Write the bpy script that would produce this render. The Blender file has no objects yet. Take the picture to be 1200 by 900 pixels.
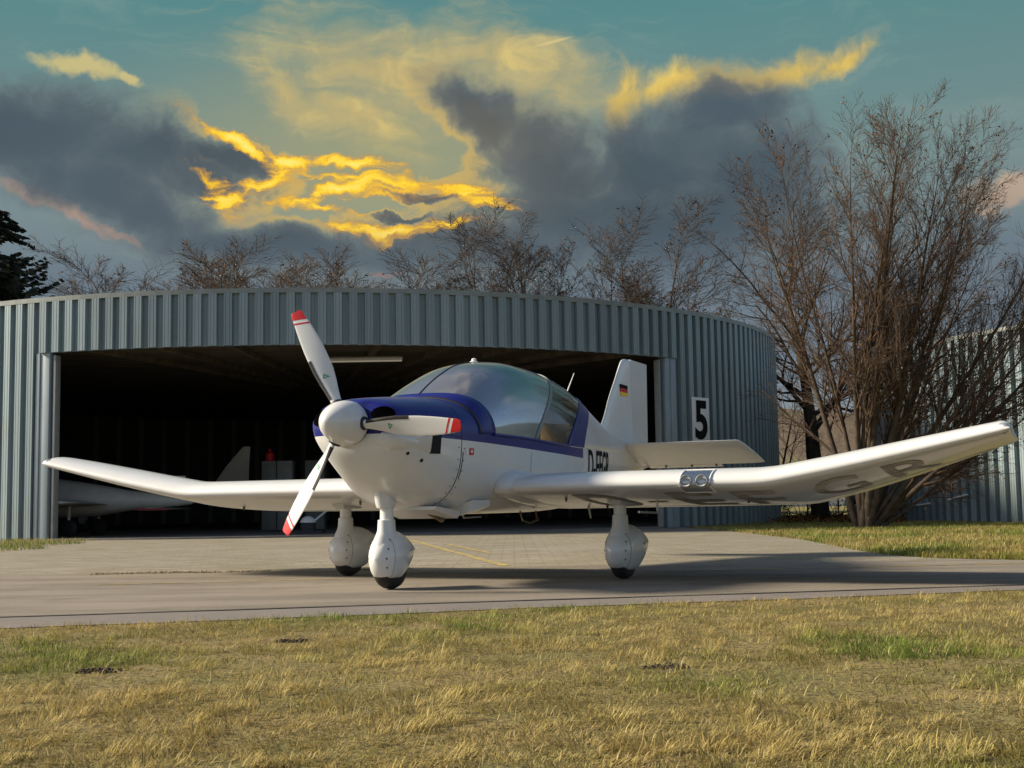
import bpy, bmesh, math, random
import numpy as np
from mathutils import Vector, Matrix
R = math.radians
PI = math.pi
random.seed(7)
rng = np.random.default_rng(11)
scene = bpy.context.scene
COL = scene.collection

# ------------------------------------------------------------------ camera
CAM_H, PITCH, ROLL, FPX = 0.617, 0.0925, 0.016, 1500.0      # focal length in pixels of a 1200 px wide picture
cam_d = bpy.data.cameras.new('camera')
cam = bpy.data.objects.new('camera', cam_d)
COL.objects.link(cam)
cam_d.sensor_width = 36.0
cam_d.lens = FPX / 1200.0 * 36.0
cam_d.clip_start, cam_d.clip_end = 0.05, 3000.0
cam.matrix_world = Matrix.Translation((0, 0, CAM_H)) @ Matrix.Rotation(PI / 2 + PITCH, 4, 'X') @ Matrix.Rotation(-ROLL, 4, 'Z')
scene.camera = cam


def ray(px, py):
    """direction of a photograph pixel (1200 x 900) in the world"""
    u, v = px - 600.0, py - 450.0
    c, s = math.cos(ROLL), math.sin(ROLL)
    X, Y = u * c - v * s, u * s + v * c
    dx, du = X / FPX, -Y / FPX
    return Vector((dx, math.cos(PITCH) - du * math.sin(PITCH), math.sin(PITCH) + du * math.cos(PITCH)))


def gp(px, py, z=0.0):
    """where a pixel's ray meets the ground"""
    r = ray(px, py)
    t = (z - CAM_H) / r.z
    return Vector((r.x * t, r.y * t, z))


# ------------------------------------------------------------------ sun, sky, exposure
SUN_EL, SUN_AZ = R(30), R(-86)         # azimuth measured from +Y towards +X: the sun stands to the left
sun_dir = Vector((math.sin(SUN_AZ) * math.cos(SUN_EL), math.cos(SUN_AZ) * math.cos(SUN_EL), math.sin(SUN_EL)))
sl = bpy.data.lights.new('sun', 'SUN')
sl.energy = 4.5
sl.angle = R(8)
sl.color = (1.0, 0.87, 0.68)
so = bpy.data.objects.new('sun', sl)
COL.objects.link(so)
so.rotation_euler = (-sun_dir).to_track_quat('-Z', 'Y').to_euler()
so.location = (-20, 10, 20)

scene.view_settings.view_transform = 'Standard'
scene.view_settings.look = 'None'
scene.view_settings.gamma = 1.0
scene.view_settings.exposure = 0.85
SKY_GAIN = 0.57                          # the clouds' own brightness, so that they come out right at this exposure

world = bpy.data.worlds.new('World')
scene.world = world
world.use_nodes = True
WT = world.node_tree
WT.nodes.clear()


class NT:
    """tiny helper to write node trees"""
    def __init__(self, tree):
        self.t = tree

    def n(self, kind, **kw):
        nd = self.t.nodes.new(kind)
        for k, v in kw.items():
            setattr(nd, k, v)
        return nd

    def put(self, sock, v):
        if hasattr(v, 'is_output'):
            self.t.links.new(v, sock)
        else:
            if isinstance(v, (tuple, list)) and len(v) == 3 and sock.type == 'RGBA':
                v = (*v, 1)
            sock.default_value = v

    def math(self, op, a, b=0.0, c=None, clamp=False):
        nd = self.n('ShaderNodeMath', operation=op, use_clamp=clamp)
        self.put(nd.inputs[0], a)
        self.put(nd.inputs[1], b)
        if c is not None:
            self.put(nd.inputs[2], c)
        return nd.outputs[0]

    def vmath(self, op, a, b=(0, 0, 0)):
        nd = self.n('ShaderNodeVectorMath', operation=op)
        self.put(nd.inputs[0], a)
        self.put(nd.inputs[1], b)
        return nd.outputs['Value'] if op in ('LENGTH', 'DOT_PRODUCT', 'DISTANCE') else nd.outputs[0]

    def sstep(self, v, lo, hi, a=0.0, b=1.0):
        nd = self.n('ShaderNodeMapRange', interpolation_type='SMOOTHSTEP')
        for s, q in zip(nd.inputs[:5], (v, lo, hi, a, b)):
            self.put(s, q)
        return nd.outputs[0]

    def noise(self, vec, scale, detail=4.0, rough=0.55, dist=0.0, out=0):
        nd = self.n('ShaderNodeTexNoise')
        self.put(nd.inputs['Vector'], vec)
        nd.inputs['Scale'].default_value = scale
        nd.inputs['Detail'].default_value = detail
        nd.inputs['Roughness'].default_value = rough
        nd.inputs['Distortion'].default_value = dist
        return nd.outputs[out]

    def mix(self, f, a, b, blend='MIX'):
        nd = self.n('ShaderNodeMix', data_type='RGBA', blend_type=blend)
        self.put(nd.inputs[0], f)
        self.put(nd.inputs[6], a)
        self.put(nd.inputs[7], b)
        return nd.outputs[2]

    def ramp(self, f, stops):
        nd = self.n('ShaderNodeValToRGB')
        e = nd.color_ramp.elements
        while len(e) < len(stops):
            e.new(0.5)
        for el, (p, c) in zip(e, stops):
            el.position = p
            el.color = (*c, 1)
        self.put(nd.inputs[0], f)
        return nd.outputs[0]

    def comb(self, x, y, z=0.0):
        nd = self.n('ShaderNodeCombineXYZ')
        for s, v in zip(nd.inputs, (x, y, z)):
            self.put(s, v)
        return nd.outputs[0]


def srgb(r, g, b, k=1.0):
    f = lambda c: ((c / 255.0) / 12.92 if c / 255.0 <= 0.04045 else ((c / 255.0 + 0.055) / 1.055) ** 2.4) * k
    return (f(r), f(g), f(b))


def skyuv(px, py):
    """pixel -> (azimuth, elevation) in units of 1/1500 rad"""
    r = ray(px, py).normalized()
    return math.atan2(r.x, r.y) * 1500.0, math.asin(r.z) * 1500.0


def build_world():
    w = NT(WT)
    tc = w.n('ShaderNodeTexCoord')
    sep = w.n('ShaderNodeSeparateXYZ')
    w.put(sep.inputs[0], tc.outputs['Generated'])
    x, y, z = sep.outputs
    az = w.math('MULTIPLY', w.math('ARCTAN2', x, y), 1500.0)
    el = w.math('MULTIPLY', w.math('ARCSINE', z), 1500.0)
    uv = w.comb(az, el)
    # two scales of warping give the clouds their ragged outline
    n1 = w.noise(uv, 0.0075, 5.0, 0.55, 0.0, 1)
    n2 = w.noise(uv, 0.035, 4.0, 0.6, 0.0, 1)
    wv = w.vmath('ADD', uv, w.vmath('MULTIPLY', w.vmath('SUBTRACT', n1, (0.5, 0.5, 0.5)), (115, 75, 0)))
    wv2 = w.vmath('ADD', wv, w.vmath('MULTIPLY', w.vmath('SUBTRACT', n2, (0.5, 0.5, 0.5)), (32, 24, 0)))

    def blob(px, py, rx, ry, rot=0.0, vec=wv2):
        cx, cy = skyuv(px, py)
        d = w.vmath('SUBTRACT', vec, (cx, cy, 0))
        if rot:
            vr = w.n('ShaderNodeVectorRotate', rotation_type='Z_AXIS')
            w.put(vr.inputs['Vector'], d)
            vr.inputs['Angle'].default_value = R(rot)     # positive: the blob's long axis falls to the right
            d = vr.outputs[0]
        ln = w.vmath('LENGTH', w.vmath('MULTIPLY', d, (1.0 / rx, 1.0 / ry, 0)))
        return w.math('SUBTRACT', 1.0, ln)

    def union(vals):
        o = vals[0]
        for v in vals[1:]:
            nd = w.n('ShaderNodeMath', operation='SMOOTH_MAX')
            w.put(nd.inputs[0], o)
            w.put(nd.inputs[1], v)
            nd.inputs[2].default_value = 0.15
            o = nd.outputs[0]
        return o

    fine = w.noise(wv, 0.016, 6.0, 0.62, 0.6)
    streak = w.noise(w.vmath('MULTIPLY', wv, (0.006, 0.03, 1)), 1.0, 7.0, 0.6, 0.8)
    soft = w.noise(uv, 0.005, 3.0, 0.5)
    K = SKY_GAIN
    # clear evening sky, teal above and greyer towards the ground
    elev = w.math('DIVIDE', el, 1500.0)
    nish = w.n('ShaderNodeTexSky', sky_type='NISHITA')
    nish.sun_disc = False
    nish.sun_elevation = SUN_EL
    nish.sun_rotation = SUN_AZ
    nish.air_density, nish.dust_density, nish.ozone_density = 1.0, 1.2, 1.5
    nsky = w.mix(1.0, nish.outputs[0], (0.068, 0.068, 0.068), 'MULTIPLY')
    grad = w.ramp(w.math('DIVIDE', elev, 0.6, clamp=True), [
        (0.00, srgb(150, 158, 160, K)), (0.27, srgb(122, 137, 146, K)), (0.42, srgb(118, 139, 140, K)),
        (0.62, srgb(90, 136, 138, K)), (0.80, srgb(60, 110, 122, K)), (1.0, srgb(56, 102, 120, K))])
    # the weather front fills the quarter of the sky ahead; overhead and behind it is open sky
    front = w.math('MULTIPLY', w.sstep(w.math('ABSOLUTE', w.math('ADD', az, w.math('MULTIPLY', w.math('SUBTRACT', soft, 0.5), 700.0))), 850.0, 1400.0, 1.0, 0.0),
                   w.sstep(w.math('ADD', el, w.math('MULTIPLY', w.math('SUBTRACT', soft, 0.5), 260.0)), 720.0, 1050.0, 1.0, 0.0))
    col = grad
    # loose cloud elsewhere in the sky
    else_n = w.noise(tc.outputs['Generated'], 3.2, 4.0, 0.55)
    open_sky = w.mix(w.math('MULTIPLY', w.sstep(else_n, 0.50, 0.66), 0.6), nsky, srgb(205, 205, 202, 0.50))
    col = w.mix(w.math('MULTIPLY', w.sstep(streak, 0.48, 0.78), 0.30), col, srgb(150, 168, 158, K))
    # warm glow round the hidden evening light
    glow = blob(440, 200, 430, 200, 0, uv)
    col = w.mix(w.math('MULTIPLY', w.sstep(glow, 0.0, 1.0), 0.75), col, srgb(164, 161, 118, K))
    # cream veil
    veil = union([blob(470, 75, 215, 62, 10), blob(610, 85, 150, 55, 20), blob(345, 105, 85, 30, 25), blob(420, 130, 90, 30, 25), blob(560, 130, 120, 40, 15)])
    vm = w.math('MULTIPLY', w.sstep(w.math('ADD', veil, w.math('MULTIPLY', w.math('SUBTRACT', streak, 0.5), 1.7)), -0.25, 1.1), 0.85)
    col = w.mix(vm, col, w.ramp(fine, [(0.3, srgb(172, 164, 122, K)), (0.5, srgb(200, 178, 118, K)), (0.72, srgb(232, 204, 122, K))]))
    # small bright puffs
    puff = union([blob(98, 72, 56, 15, 14), blob(145, 90, 24, 10, 20)])
    pm = w.sstep(w.math('ADD', puff, w.math('MULTIPLY', w.math('SUBTRACT', fine, 0.5), 1.6)), 0.0, 0.7)
    col = w.mix(w.math('MULTIPLY', pm, 0.85), col, srgb(208, 192, 128, K))
    # pink edges far out
    pink = union([blob(60, 237, 95, 11, 25), blob(140, 270, 45, 6, 22)])
    km = w.sstep(w.math('ADD', pink, w.math('MULTIPLY', w.math('SUBTRACT', fine, 0.5), 1.0)), 0.0, 0.6)
    col = w.mix(w.math('MULTIPLY', km, 0.7), col, srgb(200, 158, 132, K))
    pink2 = union([blob(1172, 216, 62, 22, -6), blob(1150, 240, 30, 9)])
    km2 = w.sstep(w.math('ADD', pink2, w.math('MULTIPLY', w.math('SUBTRACT', fine, 0.5), 1.8)), 0.05, 0.7)
    col = w.mix(w.math('MULTIPLY', km2, 0.75), col, srgb(196, 168, 142, K))
    tiny = w.sstep(blob(455, 315, 22, 4, 2), 0.0, 0.4)
    col = w.mix(w.math('MULTIPLY', tiny, 0.8), col, srgb(226, 150, 110, K))
    trail = w.sstep(blob(648, 49, 30, 2.2, -12, uv), 0.0, 0.6)
    col = w.mix(w.math('MULTIPLY', trail, 0.5), col, srgb(226, 206, 140, K))
    # the long lit shoulder on the right
    arm = union([blob(890, 82, 150, 24, -9), blob(980, 66, 55, 17, -8), blob(735, 115, 34, 52, 25), blob(790, 92, 80, 24, -8)])
    am = w.sstep(w.math('ADD', arm, w.math('MULTIPLY', w.math('SUBTRACT', fine, 0.5), 1.3)), -0.15, 0.95)
    col = w.mix(w.math('MULTIPLY', am, 0.9), col, w.ramp(fine, [(0.3, srgb(178, 160, 106, K)), (0.52, srgb(222, 188, 92, K)), (0.7, srgb(246, 212, 104, K))]))
    # dark masses, lit along the rim that faces the glow
    dark = union([blob(40, 150, 200, 72, 4), blob(170, 190, 170, 50, 6), blob(270, 180, 75, 22, 2), blob(130, 225, 190, 50, 15), blob(310, 285, 230, 34, 4),
                  blob(560, 128, 95, 40, 28), blob(650, 200, 125, 75, 30), blob(650, 250, 130, 60, 0), blob(760, 190, 170, 82, -10), blob(850, 130, 85, 52, -15),
                  blob(780, 255, 290, 95, 0), blob(560, 290, 260, 45, 0), blob(880, 205, 120, 100, 0), blob(500, 228, 55, 8, 2), blob(480, 252, 45, 6, 2)])
    dv = w.math('ADD', dark, w.math('MULTIPLY', w.math('SUBTRACT', fine, 0.5), 0.9))
    near = w.sstep(blob(405, 200, 330, 130, 0, uv), 0.0, 0.75)
    rim = w.math('MULTIPLY', w.math('MULTIPLY', w.sstep(dv, -0.14, 0.03), w.sstep(dv, 0.05, 0.30, 1.0, 0.0)), near)
    body = w.mix(w.sstep(dv, 0.0, 0.9), srgb(104, 114, 117, K), srgb(66, 79, 90, K))
    warm = w.sstep(blob(500, 200, 240, 120, 0, uv), 0.0, 1.0)
    body = w.mix(w.math('MULTIPLY', warm, 0.55), body, srgb(120, 112, 100, K))
    body = w.mix(w.math('MULTIPLY', w.sstep(soft, 0.35, 0.7), 0.35), body, srgb(92, 106, 118, K))
    col = w.mix(w.math('MULTIPLY', w.sstep(dv, -0.08, 0.55), 0.92), col, body)
    col = w.mix(w.math('MULTIPLY', rim, 0.6), col, srgb(226, 182, 84, K))
    # broken streaks of fire-coloured cloud
    fire = union([blob(450, 212, 95, 17, 6), blob(395, 218, 60, 14, -4), blob(545, 228, 75, 13, 16), blob(425, 186, 60, 10, 8), blob(300, 205, 75, 12, -28),
                  blob(270, 158, 75, 9, 22), blob(335, 180, 45, 9, 30), blob(258, 225, 34, 20, 30), blob(470, 265, 90, 11, 0), blob(375, 240, 50, 8, 8), blob(345, 232, 45, 7, 0)])
    fv = w.math('ADD', fire, w.math('MULTIPLY', w.math('SUBTRACT', streak, 0.5), 1.5))
    fv = w.math('ADD', fv, w.math('MULTIPLY', w.math('SUBTRACT', fine, 0.5), 0.9))
    streak2 = w.noise(w.vmath('MULTIPLY', wv2, (0.016, 0.085, 1)), 1.0, 4.0, 0.6, 0.4)
    fv = w.math('ADD', fv, w.math('MULTIPLY', w.math('SUBTRACT', streak2, 0.52), 2.2))
    fm = w.math('MULTIPLY', w.sstep(fv, -0.15, 0.75), 0.95)
    fc = w.ramp(w.math('MULTIPLY', fv, 0.9, clamp=True), [(0.0, srgb(196, 140, 62, K)), (0.3, srgb(240, 178, 34, K)), (0.6, srgb(255, 208, 48, K * 1.08)), (1.0, srgb(255, 226, 110, K * 1.1))])
    col = w.mix(fm, col, fc)
    # low grey band above the trees
    low = w.sstep(w.math('ADD', el, w.math('MULTIPLY', w.math('SUBTRACT', soft, 0.5), 90.0)), 225.0, 340.0, 1.0, 0.0)
    lowm = w.math('MULTIPLY', low, 0.75)
    col = w.mix(lowm, col, w.ramp(w.math('DIVIDE', el, 320.0, clamp=True), [(0.0, srgb(150, 156, 158, K)), (0.5, srgb(112, 127, 141, K)), (1.0, srgb(86, 101, 114, K))]))
    bg = w.n('ShaderNodeBackground')
    w.put(bg.inputs[0], col)
    bg.inputs[1].default_value = 1.0
    bg0 = w.n('ShaderNodeBackground')
    w.put(bg0.inputs[0], open_sky)
    mx = w.n('ShaderNodeMixShader')
    w.put(mx.inputs[0], front)
    w.t.links.new(bg0.outputs[0], mx.inputs[1])
    w.t.links.new(bg.outputs[0], mx.inputs[2])
    out = w.n('ShaderNodeOutputWorld')
    w.t.links.new(mx.outputs[0], out.inputs[0])


build_world()
world.cycles.sampling_method = 'MANUAL'
world.cycles.sample_map_resolution = 512
scene.cycles.max_bounces = 6
scene.cycles.diffuse_bounces = 3
scene.cycles.glossy_bounces = 3
scene.cycles.transparent_max_bounces = 12

# ------------------------------------------------------------------ mesh and object helpers
def tag(o, label=None, cat=None, group=None, kind=None):
    for k, v in (('label', label), ('category', cat), ('group', group), ('kind', kind)):
        if v:
            o[k] = v
    return o


def empty(name, loc=(0, 0, 0), rz=0.0):
    o = bpy.data.objects.new(name, None)
    COL.objects.link(o)
    o.location = loc
    o.rotation_euler = (0, 0, rz)
    o.empty_display_size = 0.2
    return o


def link(name, me, mats, parent=None):
    o = bpy.data.objects.new(name, me)
    COL.objects.link(o)
    if mats is not None and not me.materials:
        for m in (mats if isinstance(mats, (list, tuple)) else [mats]):
            me.materials.append(m)
    if parent:
        o.parent = parent
    return o


def mk(name, verts, faces, mats, parent=None, smooth=True, mi=None, angle=40):
    me = bpy.data.meshes.new(name)
    me.from_pydata([tuple(v) for v in verts], [], faces)
    me.update()
    bm = bmesh.new()
    bm.from_mesh(me)
    bmesh.ops.recalc_face_normals(bm, faces=bm.faces)
    bm.to_mesh(me)
    bm.free()
    o = link(name, me, mats, parent)
    if mi is not None:
        me.polygons.foreach_set('material_index', mi)
    if smooth:
        me.polygons.foreach_set('use_smooth', [True] * len(me.polygons))
        me.set_sharp_from_angle(angle=R(angle))
    return o


class MB:
    """collects boxes, tubes and lofts of ONE part"""
    def __init__(self):
        self.v, self.f, self.m = [], [], []

    def raw(self, vs, fs, m=0):
        b = len(self.v)
        self.v += [tuple(v) for v in vs]
        for f in fs:
            self.f.append([i + b for i in f])
            self.m.append(m)

    def box(self, lo, hi, m=0, bev=0.0, mat=None):
        bm = bmesh.new()
        bmesh.ops.create_cube(bm, size=1.0)
        for v in bm.verts:
            v.co = Vector([lo[i] + (v.co[i] + 0.5) * (hi[i] - lo[i]) for i in range(3)])
        if bev:
            bmesh.ops.bevel(bm, geom=list(bm.edges), offset=bev, segments=2, affect='EDGES', profile=0.5)
        bm.verts.index_update()
        vs = [(mat @ v.co) if mat else v.co.copy() for v in bm.verts]
        self.raw(vs, [[v.index for v in f.verts] for f in bm.faces], m)
        bm.free()

    def loft(self, rings, m=0, cap0=True, cap1=True, closed=True):
        n = len(rings[0])
        vs = [p for r in rings for p in r]
        fs = []
        for k in range(len(rings) - 1):
            for i in range(n if closed else n - 1):
                j = (i + 1) % n
                fs.append([k * n + i, k * n + j, (k + 1) * n + j, (k + 1) * n + i])
        if cap0:
            fs.append(list(range(n))[::-1])
        if cap1:
            fs.append([(len(rings) - 1) * n + i for i in range(n)])
        self.raw(vs, fs, m)

    def tube(self, pts, rad, seg=8, m=0, caps=True):
        pts = [Vector(p) for p in pts]
        if not isinstance(rad, (list, tuple)):
            rad = [rad] * len(pts)
        rings = []
        for i, p in enumerate(pts):
            d = (pts[min(i + 1, len(pts) - 1)] - pts[max(i - 1, 0)]).normalized()
            a = d.cross(Vector((0, 0, 1)))
            if a.length < 0.05:
                a = d.cross(Vector((1, 0, 0)))
            a.normalize()
            b = d.cross(a)
            rings.append([p + (a * math.cos(t) + b * math.sin(t)) * rad[i] for t in [2 * PI * k / seg for k in range(seg)]])
        self.loft(rings, m, caps, caps)

    def lathe(self, prof, origin, axis, seg=24, m=0):
        """prof: list of (distance along axis, radius)"""
        o, ax = Vector(origin), Vector(axis).normalized()
        a = ax.cross(Vector((0, 0, 1)))
        if a.length < 0.05:
            a = ax.cross(Vector((1, 0, 0)))
        a.normalize()
        b = ax.cross(a)
        self.loft([[o + ax * d + (a * math.cos(t) + b * math.sin(t)) * max(r, 1e-4) for t in [2 * PI * k / seg for k in range(seg)]] for d, r in prof], m)

    def build(self, name, mats, parent=None, smooth=True, angle=40):
        return mk(name, self.v, self.f, mats, parent, smooth, self.m if isinstance(mats, (list, tuple)) else None, angle)


def text_mesh(body, bold=0.0):
    cu = bpy.data.curves.new('text', 'FONT')
    cu.body = body
    cu.size = 1.0
    cu.offset = bold
    cu.resolution_u = 4
    o = bpy.data.objects.new('text', cu)
    COL.objects.link(o)
    bpy.context.view_layer.update()
    dg = bpy.context.evaluated_depsgraph_get()
    me = bpy.data.meshes.new_from_object(o.evaluated_get(dg))
    bpy.data.objects.remove(o)
    bpy.data.curves.remove(cu)
    vs = np.array([v.co[:] for v in me.vertices])
    fs = [list(p.vertices) for p in me.polygons]
    bpy.data.meshes.remove(me)
    lo, hi = vs[:, :2].min(0), vs[:, :2].max(0)
    vs[:, :2] = (vs[:, :2] - lo) / (hi - lo)
    return vs, fs


# ------------------------------------------------------------------ materials
def material(name, base=(0.5, 0.5, 0.5), rough=0.5, metal=0.0, var=0.0, vscale=5.0, bump=0.0, bscale=60.0, dirt=None, coat=0.0, spec=0.5, vstretch=(1, 1, 1)):
    m = bpy.data.materials.new(name)
    m.use_nodes = True
    w = NT(m.node_tree)
    bs = m.node_tree.nodes['Principled BSDF']
    tc = w.n('ShaderNodeTexCoord')
    vec = tc.outputs['Object']
    if vstretch != (1, 1, 1):
        vec = w.vmath('MULTIPLY', vec, vstretch)
    col = (*base, 1)
    if var:
        nz = w.noise(vec, vscale, 5.0, 0.6)
        col = w.mix(w.sstep(nz, 0.3, 0.7), tuple(c * (1 - var) for c in base), tuple(min(c * (1 + var), 1) for c in base))
    if dirt:
        nz = w.noise(vec, dirt[1], 6.0, 0.65)
        col = w.mix(w.math('MULTIPLY', w.sstep(nz, 0.52, 0.72), dirt[2]), col, dirt[0])
    w.put(bs.inputs['Base Color'], col)
    bs.inputs['Roughness'].default_value = rough
    bs.inputs['Metallic'].default_value = metal
    bs.inputs['Specular IOR Level'].default_value = spec
    if coat:
        bs.inputs['Coat Weight'].default_value = coat
        bs.inputs['Coat Roughness'].default_value = 0.06
    if bump:
        bp = w.n('ShaderNodeBump')
        bp.inputs['Strength'].default_value = bump
        bp.inputs['Distance'].default_value = 0.01
        w.put(bp.inputs['Height'], w.noise(vec, bscale, 4.0, 0.6))
        w.t.links.new(bp.outputs[0], bs.inputs['Normal'])
    return m


M = {}
M['white'] = material('white_paint', (0.64, 0.645, 0.64), 0.28, var=0.03, vscale=3, coat=0.4, dirt=((0.40, 0.37, 0.31), 3.0, 0.22))
M['blue'] = material('blue_paint', (0.009, 0.014, 0.155), 0.30, var=0.05, vscale=3, spec=0.35)
M['red'] = material('red_paint', (0.48, 0.015, 0.02), 0.45, spec=0.3)
M['black'] = material('black_rubber', (0.012, 0.012, 0.012), 0.7, var=0.2, vscale=30)
M['void'] = material('opening_shade_black', (0.006, 0.006, 0.006), 0.9)  # near-black colour carries the shade inside openings
M['seal'] = material('dark_seal', (0.012, 0.012, 0.03), 0.5)
M['grey'] = material('grey_metal', (0.42, 0.43, 0.44), 0.4, metal=0.6, var=0.1)
M['screw'] = material('screw_metal', (0.10, 0.10, 0.09), 0.5, metal=0.5)
M['rod'] = material('pale_rod', (0.72, 0.72, 0.70), 0.35)
M['tan'] = material('tan_leather', (0.30, 0.23, 0.12), 0.6, var=0.12, vscale=9)
M['orange'] = material('ochre_leather', (0.36, 0.17, 0.05), 0.6, var=0.1)
M['green_mark'] = material('green_decal', (0.02, 0.30, 0.14), 0.5)
M['gold'] = material('gold_decal', (0.80, 0.52, 0.02), 0.5)
M['ink'] = material('black_lettering', (0.008, 0.008, 0.009), 0.8, spec=0.1)
M['faded'] = material('faded_lettering', (0.34, 0.325, 0.295), 0.6, var=0.35, vscale=7)
M['dash'] = material('dark_plastic', (0.03, 0.03, 0.035), 0.7)
M['exhaust'] = material('burnt_steel', (0.16, 0.13, 0.10), 0.5, metal=0.7, var=0.3, vscale=15)


def clad_material():
    """pre-painted corrugated steel: grey-blue with weather streaks running down"""
    m = bpy.data.materials.new('weathered_steel_cladding')
    m.use_nodes = True
    w = NT(m.node_tree)
    bs = m.node_tree.nodes['Principled BSDF']
    geo = w.n('ShaderNodeNewGeometry')
    info = w.n('ShaderNodeObjectInfo')
    pos = geo.outputs['Position']
    streak = w.noise(w.vmath('MULTIPLY', pos, (9, 9, 0.35)), 1.0, 5.0, 0.6)
    patch = w.noise(pos, 0.8, 4.0, 0.6)
    speck = w.noise(pos, 55.0, 2.0, 0.5)
    c = w.mix(streak, (0.150, 0.208, 0.232), (0.255, 0.318, 0.35))
    c = w.mix(w.math('MULTIPLY', w.sstep(patch, 0.45, 0.7), 0.35), c, (0.19, 0.215, 0.20))
    c = w.mix(w.math('MULTIPLY', w.sstep(speck, 0.66, 0.78), 0.35), c, (0.36, 0.38, 0.37))
    c = w.mix(1.0, c, w.ramp(info.outputs['Random'], [(0, (0.94, 0.95, 0.95)), (1, (1.22, 1.21, 1.20))]), 'MULTIPLY')
    w.put(bs.inputs['Base Color'], c)
    bs.inputs['Metallic'].default_value = 0.25
    w.put(bs.inputs['Roughness'], w.math('ADD', 0.42, w.math('MULTIPLY', streak, 0.2)))
    return m


M['clad'] = clad_material()
M['trim'] = material('grey_trim', (0.20, 0.225, 0.215), 0.5, metal=0.2, var=0.15, vscale=2)
M['jamb'] = material('pale_blue_jamb', (0.27, 0.335, 0.37), 0.5, var=0.08, vscale=2, dirt=((0.16, 0.18, 0.18), 3.0, 0.4), vstretch=(3, 3, 0.5))
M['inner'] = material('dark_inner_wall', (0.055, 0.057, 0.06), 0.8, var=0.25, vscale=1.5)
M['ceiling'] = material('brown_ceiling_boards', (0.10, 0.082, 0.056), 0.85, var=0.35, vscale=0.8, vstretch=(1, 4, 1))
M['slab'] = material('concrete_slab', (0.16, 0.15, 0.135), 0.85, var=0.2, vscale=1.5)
M['cab'] = material('grey_cabinet', (0.16, 0.17, 0.17), 0.6, var=0.1)
M['cab2'] = material('pale_cabinet', (0.24, 0.25, 0.25), 0.6, var=0.1)
M['cream'] = material('cream_gelcoat', (0.46, 0.44, 0.40), 0.45, var=0.06)
M['bark'] = material('brown_bark', (0.060, 0.042, 0.027), 0.9, var=0.4, vscale=6, bump=0.5, bscale=30)
M['twig'] = material('brown_twig', (0.085, 0.052, 0.030), 0.85, var=0.3, vscale=2)
M['twig2'] = material('dark_twig', (0.050, 0.037, 0.028), 0.85, var=0.3, vscale=2)
M['dead'] = material('dead_leaf', (0.12, 0.055, 0.022), 1.0, var=0.4, vscale=3, spec=0.0)
M['needle'] = material('dark_needles', (0.012, 0.022, 0.012), 0.7, var=0.4, vscale=2)
M['wood'] = material('grey_timber', (0.13, 0.105, 0.08), 0.85, var=0.3, vscale=8, vstretch=(1, 6, 6))


def ground_material(name, fn):
    m = bpy.data.materials.new(name)
    m.use_nodes = True
    w = NT(m.node_tree)
    bs = m.node_tree.nodes['Principled BSDF']
    geo = w.n('ShaderNodeNewGeometry')
    col, h, dist = fn(w, geo.outputs['Position'])
    w.put(bs.inputs['Base Color'], col)
    bs.inputs['Roughness'].default_value = 0.92
    bs.inputs['Specular IOR Level'].default_value = 0.25
    bp = w.n('ShaderNodeBump')
    bp.inputs['Strength'].default_value = 0.7
    bp.inputs['Distance'].default_value = dist
    w.put(bp.inputs['Height'], h)
    w.t.links.new(bp.outputs[0], bs.inputs['Normal'])
    return m


def f_field(w, p):
    a, b = w.noise(p, 0.35, 5, 0.6), w.noise(p, 14.0, 4, 0.65)
    c = w.mix(w.sstep(a, 0.35, 0.65), (0.16, 0.145, 0.045), (0.23, 0.18, 0.07))
    return w.mix(w.math('MULTIPLY', w.sstep(b, 0.4, 0.7), 0.6), c, (0.09, 0.10, 0.025)), b, 0.03


def f_lawn(w, p):
    a, b = w.noise(p, 1.2, 5, 0.6), w.noise(p, 45.0, 4, 0.65)
    c = w.mix(w.sstep(a, 0.35, 0.65), (0.26, 0.195, 0.08), (0.17, 0.155, 0.05))
    return w.mix(w.sstep(b, 0.42, 0.68), c, (0.055, 0.045, 0.02)), b, 0.02


def f_taxi(w, p):
    a = w.noise(w.vmath('MULTIPLY', p, (0.5, 2.2, 1)), 1.0, 5, 0.6)
    b, g = w.noise(p, 1.7, 5, 0.65), w.noise(p, 160.0, 2, 0.7)
    c = w.mix(w.sstep(a, 0.3, 0.7), (0.172, 0.150, 0.120), (0.25, 0.218, 0.175))
    c = w.mix(w.math('MULTIPLY', w.sstep(b, 0.5, 0.72), 0.5), c, (0.125, 0.108, 0.085))
    o_ = w.noise(p, 3.1, 3, 0.5)
    c = w.mix(w.math('MULTIPLY', w.sstep(o_, 0.70, 0.76), 0.55), c, (0.06, 0.05, 0.042))
    c = w.mix(w.math('MULTIPLY', w.sstep(g, 0.55, 0.75), 0.45), c, (0.31, 0.275, 0.225))
    return w.mix(w.math('MULTIPLY', w.sstep(g, 0.25, 0.42, 1.0, 0.0), 0.5), c, (0.07, 0.06, 0.05)), g, 0.006


def f_shoulder(w, p):
    b, g = w.noise(p, 2.5, 5, 0.65), w.noise(p, 190.0, 2, 0.7)
    c = w.mix(b, (0.145, 0.128, 0.113), (0.225, 0.20, 0.18))
    c = w.mix(w.math('MULTIPLY', w.sstep(g, 0.52, 0.72), 0.5), c, (0.34, 0.31, 0.28))
    return w.mix(w.math('MULTIPLY', w.sstep(g, 0.25, 0.42, 1.0, 0.0), 0.5), c, (0.06, 0.055, 0.05)), g, 0.006


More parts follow.
